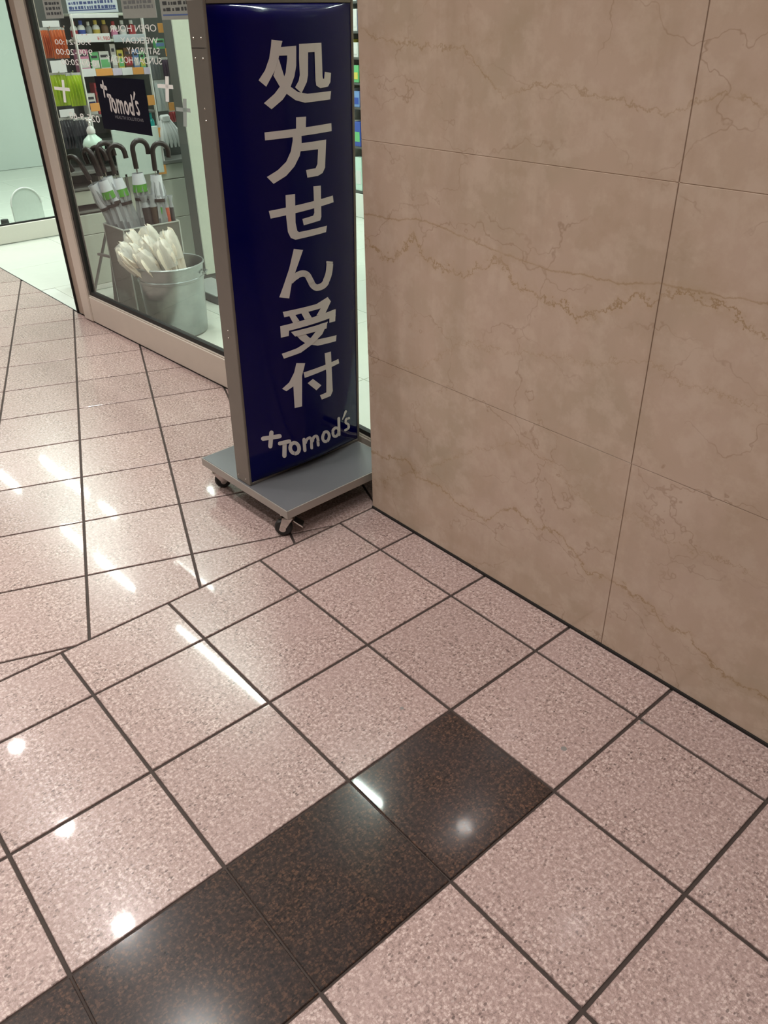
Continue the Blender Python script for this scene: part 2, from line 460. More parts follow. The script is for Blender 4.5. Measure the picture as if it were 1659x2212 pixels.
G1 = 'tube lights in the row just inside the shopfront'
T1 = 'white tube light from the left in the shop ceiling row just inside the shopfront'
for k, (xa, xb) in enumerate([(-22.6, -20.8), (-17.4, -12.7), (-10.3, -6.3), (-3.15, 0.6)]):
    f = lambda x: 1.45 + 0.0565 * (x + 22.6)
    tube(xa, f(xa), xb, f(xb), ORD[k] + ' ' + T1, G1)
G2 = 'tube lights in the second shop row'
T2 = 'white tube light from the left in the second shop ceiling row'
for k, (xa, xb) in enumerate([(-22.6, -18.8), (-17.9, -16.8), (-13.07, -11.1)]):
    f = lambda x: 3.0 + 0.06 * (x + 22.6)
    tube(xa, f(xa), xb, f(xb), ORD[k] + ' ' + T2, G2)
G3 = 'fill tube lights added deep in the shop'
T3 = 'white fill tube light counted from the left, added far back in the shop ceiling'
for k, (xa, xb, y) in enumerate([(-18.5, -15.5, 6.6), (-13.6, -9.8, 6.6), (-2.5, 1.5, 6.6), (-18.5, -14.5, 10.5), (-8, -4, 10.5), (0, 4, 10.5)]):  # tubes added to light the shop depth; only the first follows a floor glow
    tube(xa, y, xb, y, ORD[k] + ' ' + T3, G3, TUBE_W * 1.1)

# ================================================================== shell
def struct(name, mb, mat, label=None):
    o = mb.build(name, mat); tag(o, label, None, None, 'structure'); return o

GAP = 0.013            # half joint
XB = 0.337             # border between the two laying directions
YW = 0.457             # marble face
floor = struct('floor', MB().box(-34, 14, -14, 1.2, -0.12, -0.014), MT['grout'], 'corridor floor of polished pink granite tiles with dark joints')
tiles = []             # (polygon, material, near)
def addt(poly, dark=False):
    if parea(poly) > 0.004: tiles.append((poly, dark))
for i in range(0, 13):
    for j in range(-1, 14):
        x0, x1 = (XB, 1.0) if i == 0 else (float(i), float(i + 1))
        y1, y0 = (YW - 0.012, 0.0) if j == -1 else (-float(j), -float(j + 1))
        dark = (i == 3 and j >= 1)
        g = GAP
        gx0 = gx1 = gy0 = gy1 = g
        if j == -1: gy1 = 0.0
        if dark: gy0 = 0.007; gy1 = 0.007 if j > 1 else 0.006; gx0 = 0.006; gx1 = 0.006
        addt([(x0 + gx0, y0 + gy0), (x1 - gx1, y0 + gy0), (x1 - gx1, y1 - gy1), (x0 + gx0, y1 - gy1)], dark)
TH = math.radians(21.45)
bd = (-math.cos(TH), math.sin(TH)); bn = (math.sin(TH), math.cos(TH))
for k in range(-14, 16):
    for q in range(-5, 36):
        n0 = -2.439 + 1.012 * k + GAP; n1 = n0 + 1.012 - 2 * GAP
        t0 = -0.335 + 1.03 * q + GAP; t1 = t0 + 1.03 - 2 * GAP
        poly = [(bd[0] * t + bn[0] * n, bd[1] * t + bn[1] * n) for t, n in ((t0, n0), (t1, n0), (t1, n1), (t0, n1))]
        poly = clip(poly, 1, 0, XB - GAP)
        if len(poly) < 3: continue
        cx = sum(p[0] for p in poly) / len(poly)
        if cx > -8.9: poly = clip(poly, -0.035, 1, 0.83 + 0.035 * 8.4)
        else: poly = clip(poly, 0, 1, 0.838)
        if len(poly) < 3: continue
        poly = clip(poly, 0, -1, 14)
        if len(poly) >= 3: poly = clip(poly, -1, 0, 33)
        if len(poly) >= 3: addt(poly)
def near(poly):
    cx = sum(p[0] for p in poly) / len(poly); cy = sum(p[1] for p in poly) / len(poly)
    return math.hypot(cx - 0.5, cy + 1.6)
tiles.sort(key=lambda e: near(e[0]))
shared = {}
rest = MB()
nA = 0
ORGF = ORG[floor.name]
for poly, dark in tiles:
    cx = sum(p[0] for p in poly) / len(poly); cy = sum(p[1] for p in poly) / len(poly)
    # pieces in front of the camera (or just outside the frame) are single parts
    vis = (nA < 285) and not (cx < -17 or cy < -8.5 or cx > 8.5)
    if vis:
        key = (dark, tuple((round(p[0] - cx, 4), round(p[1] - cy, 4)) for p in poly))
        if key not in shared:
            me = MB().tile([(p[0] - cx, p[1] - cy) for p in poly], -0.03, 0.0, 0.004).mesh('floor_tile')
            me.materials.append(MT['dark_granite' if dark else 'granite']); shared[key] = me
        o = bpy.data.objects.new('floor_tile', shared[key]); COL.objects.link(o); o.parent = floor
        o.location = (Vector((cx, cy, 0)) - ORGF) * U
        if dark: o['label'] = 'dark brown granite tile'
        nA += 1
    else:
        rest.tile(poly, -0.03, 0.0, 0.004)
o = rest.build('floor_tile_field', MT['granite'], floor); o['kind'] = 'stuff'

MT['gum'] = pm('grey_gum_spot', (0.20, 0.19, 0.18), 0.5)
for x, y, r in ((2.738, -1.27, 0.016), (3.814, -0.657, 0.022), (4.045, -0.028, 0.014)):
    MB().lathe((x, y, 0.0), [(r, 0.0002), (r * 0.8, 0.0015)], 12).build('gum_spot', MT['gum'], floor)
fshop = struct('floor_shop', MB().box(-27, -8.5, 0.846, 14.5, -0.12, -0.012).box(-8.5, 9, 1.12, 14.5, -0.12, -0.012), MT['shop_joint'], 'glossy white tiled floor inside the shop')
smesh = MB().tile([(-0.995, -0.995), (0.995, -0.995), (0.995, 0.995), (-0.995, 0.995)], -0.03, -0.003, 0.003).mesh('floor_tile')
smesh.materials.append(MT['shop_tile'])
smesh2 = MB().tile([(-0.995, -0.82), (0.995, -0.82), (0.995, 0.995), (-0.995, 0.995)], -0.03, -0.003, 0.003).mesh('floor_tile')
smesh2.materials.append(MT['shop_tile'])
smesh3 = MB().tile([(-0.995, -0.54), (0.995, -0.54), (0.995, 0.995), (-0.995, 0.995)], -0.03, -0.003, 0.003).mesh('floor_tile')
smesh3.materials.append(MT['shop_tile'])
for i in range(17):
    for j in range(7):
        o = bpy.data.objects.new('floor_tile', (smesh2 if i < 8 else smesh3) if j == 0 else smesh); COL.objects.link(o); o.parent = fshop
        o.location = (Vector((-23.5 + 2 * i - 2, 1.67 + 2 * j, 0)) - ORG[fshop.name]) * U

struct('ceiling', MB().box(-34, 14, -14, 14.5, CEIL, CEIL + 0.3), MT['ceiling'], 'off white ceiling over corridor and shop')
struct('wall_front', MB().box(-34, 14, -13.9, -13.6, 0, CEIL - 0.001), MT['far_wall'], 'beige wall on the far side of the corridor')
struct('wall_back', MB().box(-27, 9, 14.2, 14.5, 0.0, CEIL - 0.001), MT['white_paint'], 'white back wall of the shop')
struct('wall_end', MB().box(13.6, 13.9, -13.59, 0.4, 0.0, CEIL - 0.001), MT['far_wall'], 'unseen beige wall added at the near end of the corridor')  # added out of view so the sign face reflects a dimmer end
struct('wall_left', MB().box(-27.2, -26.9, 0.9, 14.19, 0.0, CEIL - 0.001), MT['mint_wall'], 'white side wall of the shop')

# marble pier on the right, clad with single slabs
wr = struct('wall_right', MB().box(XB + 0.02, 13.5, YW + 0.055, 14.19, 0.0, CEIL - 0.001), MT['joint'], 'wall clad in polished beige marble slabs with brown veins')
zs = [0.022, 1.74, 3.645, 5.55, 7.455, 9.59]
xs = [XB, 3.322, 6.305, 9.29, 12.3]
for a in range(4):
    for b in range(5):
        g = 0.0035; gz = 0.002
        x0 = xs[a] + (0 if a == 0 else g); x1 = xs[a + 1] - g
        pr_ = 0.004 * ((a * 3 + b * 5) % 3) * 0.3
        MB().box(x0, x1, YW - pr_, YW + 0.05, zs[b] + (0 if b == 0 else gz), zs[b + 1] - gz, 0.0018).build('marble_panel', MT['marble'], wr)
for b in range(5):
    MB().box(XB, XB + 0.018, YW + 0.055, 1.6, zs[b] + 0.002, zs[b + 1] - 0.002, 0.003).build('marble_panel', MT['marble'], wr)
for xj in xs[1:4]:
    MB().box(xj - 0.0034, xj + 0.0034, YW + 0.004, YW + 0.05, 0.022, 9.59).build('joint_filler', MT['joint_dark'], wr)
for zj in zs[1:5]:
    MB().box(XB + 0.004, 12.29, YW + 0.002, YW + 0.0498, zj - 0.0019, zj + 0.0019).build('joint_filler', MT['joint'], wr)
struct('trim_1', MB().box(XB - 0.004, 12.3, YW - 0.012, YW + 0.05, -0.012, 0.020), MT['shadow_gap'], 'black strip for the shadow gap along the foot of the marble wall')  # dark strip painted in for the shade in the gap at the wall foot

# ================================================================== shopfront
PH = math.atan(0.04); SO = Vector((-8.0, 0.80, 0)); SD = Vector((math.cos(PH), math.sin(PH), 0)); SN = Vector((-math.sin(PH), math.cos(PH), 0))
def sf(p): return SO + SD * p[0] + SN * p[1] + Vector((0, 0, p[2]))
HZ = 9.0
w1 = thing('window_1', sf((3, 0.06, 0)), 'fixed shopfront glass panel in pale aluminium frame left of the blue sign', None, None, 'structure')
ORG[w1.name] = sf((3, 0.06, 0))
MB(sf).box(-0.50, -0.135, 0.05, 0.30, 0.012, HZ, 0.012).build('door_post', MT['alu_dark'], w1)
MB(sf).box(-0.535, -0.50, 0.02, 0.30, 0.012, HZ).build('brush_seal', MT['gasket'], w1)
MB(sf).box(-0.13, 0.195, -0.02, 0.16, 0.012, HZ, 0.02).build('stile', MT['alu'], w1)
MB(sf).box(6.0, 6.3, 0.0, 0.15, 0.012, HZ, 0.02).build('stile', MT['alu'], w1)
MB(sf).box(0.2, 5.995, 0.0, 0.15, 0.022, 0.47, 0.012).build('bottom_rail', MT['alu'], w1)
MB(sf).box(0.2, 5.995, 0.012, 0.13, 0.47, 0.492, 0.006).build('glazing_bead', MT['alu'], w1)
MB(sf).box(0.2, 5.995, 0.035, 0.11, 0.492, 0.558).build('gasket', MT['gasket'], w1)
MB(sf).box(0.197, 0.285, 0.03, 0.11, 0.56, HZ).build('gasket', MT['gasket'], w1)
MB(sf).box(-0.5, 6.3, 0.0, 0.25, HZ, CEIL - 0.001, 0.02).build('header', MT['alu'], w1)
MB(sf).box(0.2, 6.2, 0.01, 0.14, 0.001, 0.021).build('sill_shadow_strip', MT['gasket'], w1)  # black strip standing in for the shadow line under the rail
MB(sf).box(0.287, 5.998, 0.058, 0.082, 0.56, HZ - 0.001).build('glass_pane', MT['glass'], w1)

GL = 0.0555           # film on the outer face of the pane
def film(mb_pts, faces, s0, z0, name, mat, parent, off=GL, label=None):
    mb = MB(); mb.add([sf((s0 + p[0], off, z0 + p[1])) for p in mb_pts], faces)
    o = mb.build(name, mat, parent)
    if label: o['label'] = label
    return o
def lettering(s, size, sx, z, align='LEFT', wid=None, bold=0.0):
    V, F = text_faces(s, size, True, align, bold)
    if wid:
        w_ = max(p[0] for p in V) - min(p[0] for p in V); k = wid / w_; V = [(p[0] * k, p[1]) for p in V]
    film(V, F, sx, z, 'lettering', MT['vinyl'], w1, label='white mirrored vinyl lettering on the glass')
lettering('OPEN HOUR', 0.105, 3.85, 4.42, wid=1.2)
lettering('WEEKDAY', 0.092, 3.84, 4.295, wid=0.95)
lettering('9:00-21:00', 0.092, 2.05, 4.27, wid=1.17)
lettering('SATURDAY', 0.105, 3.85, 4.18, wid=0.83)
lettering('9:00-20:00', 0.105, 2.03, 4.145, wid=1.18)
lettering('SUNDAY\u00b7HOLIDAY', 0.105, 3.86, 4.075, wid=1.45)
lettering('10:00-20:00', 0.105, 2.21, 4.02, wid=1.2)
lettering('025-9-60', 0.13, 1.86, 3.31, wid=1.0)
def plus(s, z, w_, h_, mat, lean=0.04):
    mb = MB()
    bar = lambda a, b, th: mb.add([sf((s + a[0] - (0 if a[1] == b[1] else th), GL - 0.001, z + a[1] - (th if a[1] == b[1] else 0))),
                                   sf((s + b[0] - (0 if a[1] == b[1] else th), GL - 0.001, z + b[1] - (th if a[1] == b[1] else 0))),
                                   sf((s + b[0] + (0 if a[1] == b[1] else th), GL - 0.001, z + b[1] + (th if a[1] == b[1] else 0))),
                                   sf((s + a[0] + (0 if a[1] == b[1] else th), GL - 0.001, z + a[1] + (th if a[1] == b[1] else 0)))], [(0, 1, 2, 3)])
    bar((-w_ * 0.6, 0.0), (w_ * 0.4, 0.0), 0.022)
    bar((-lean, -h_ * 0.6), (lean, h_ * 0.4), 0.042)
    o = mb.build('plus_decal', mat, w1); o['label'] = 'plus shaped safety decal on the glass'
plus(0.83, 3.70, 0.54, 0.30, MT['vinyl'])
plus(3.89, 3.84, 0.38, 0.28, MT['vinyl'])
MT['frost'] = pm('frosted_film', (0.36, 0.42, 0.40), 0.6)
plus(4.24, 3.60, 0.34, 0.31, MT['frost'])

# fixed panel behind the sign, right up to the marble
w2 = thing('window_2', (-0.7, 1.0, 0), 'narrow shopfront glass between the blue sign and the marble wall', None, None, 'structure')
MB().box(-1.75, XB, 0.965, 1.10, 0.022, 0.40, 0.012).build('bottom_rail', MT['alu'], w2)
MB().box(-1.75, XB, 0.975, 1.09, 0.40, 0.415, 0.004).build('glazing_bead', MT['alu'], w2)
MB().box(-1.75, XB, 0.995, 1.06, 0.415, 0.47).build('gasket', MT['gasket'], w2)
MB().box(-1.98, -1.755, 0.93, 1.02, 0.012, HZ, 0.012).build('stile', MT['alu'], w2)
MB().box(-1.75, XB, 1.015, 1.038, 0.471, HZ - 0.001).build('glass_pane', MT['glass'], w2)
MB().box(-1.69, XB, 0.965, 1.2, HZ, CEIL - 0.001).build('header', MT['alu'], w2)

# glazed partition at the far side of the entrance
w3 = thing('window_3', (-15.0, 3.4, 0), 'glass partition with white base rail at the far side of the entrance', None, None, 'structure')
MT['pale_alu'] = pm('cream_aluminium', (0.66, 0.66, 0.58), 0.4, var=0.03)
MB().box(-15.1, -15.0, 0.9, 6.2, 0.012, 0.42, 0.012).build('bottom_rail', MT['pale_alu'], w3)
MB().box(-15.09, -15.03, 0.9, 6.2, 0.42, 0.455).build('gasket', MT['gasket'], w3)
MB().box(-15.07, -15.045, 0.9, 6.2, 0.455, HZ).build('glass_pane', MT['glass'], w3)
MB().box(-15.12, -14.98, 6.2, 6.5, 0.001, HZ, 0.012).build('stile', MT['pale_alu'], w3)
MB().box(-15.12, -14.98, 0.6, 0.9, 0.012, HZ, 0.012).build('stile', MT['pale_alu'], w3)
MB().box(-15.12, -14.98, 0.6, 6.5, HZ, CEIL - 0.001).build('header', MT['pale_alu'], w3)
struct('trim_2', MB().box(-14.98, -8.5, 0.836, 0.852, -0.013, 0.004), MT['gasket'], 'dark threshold line between granite floor and white shop floor')

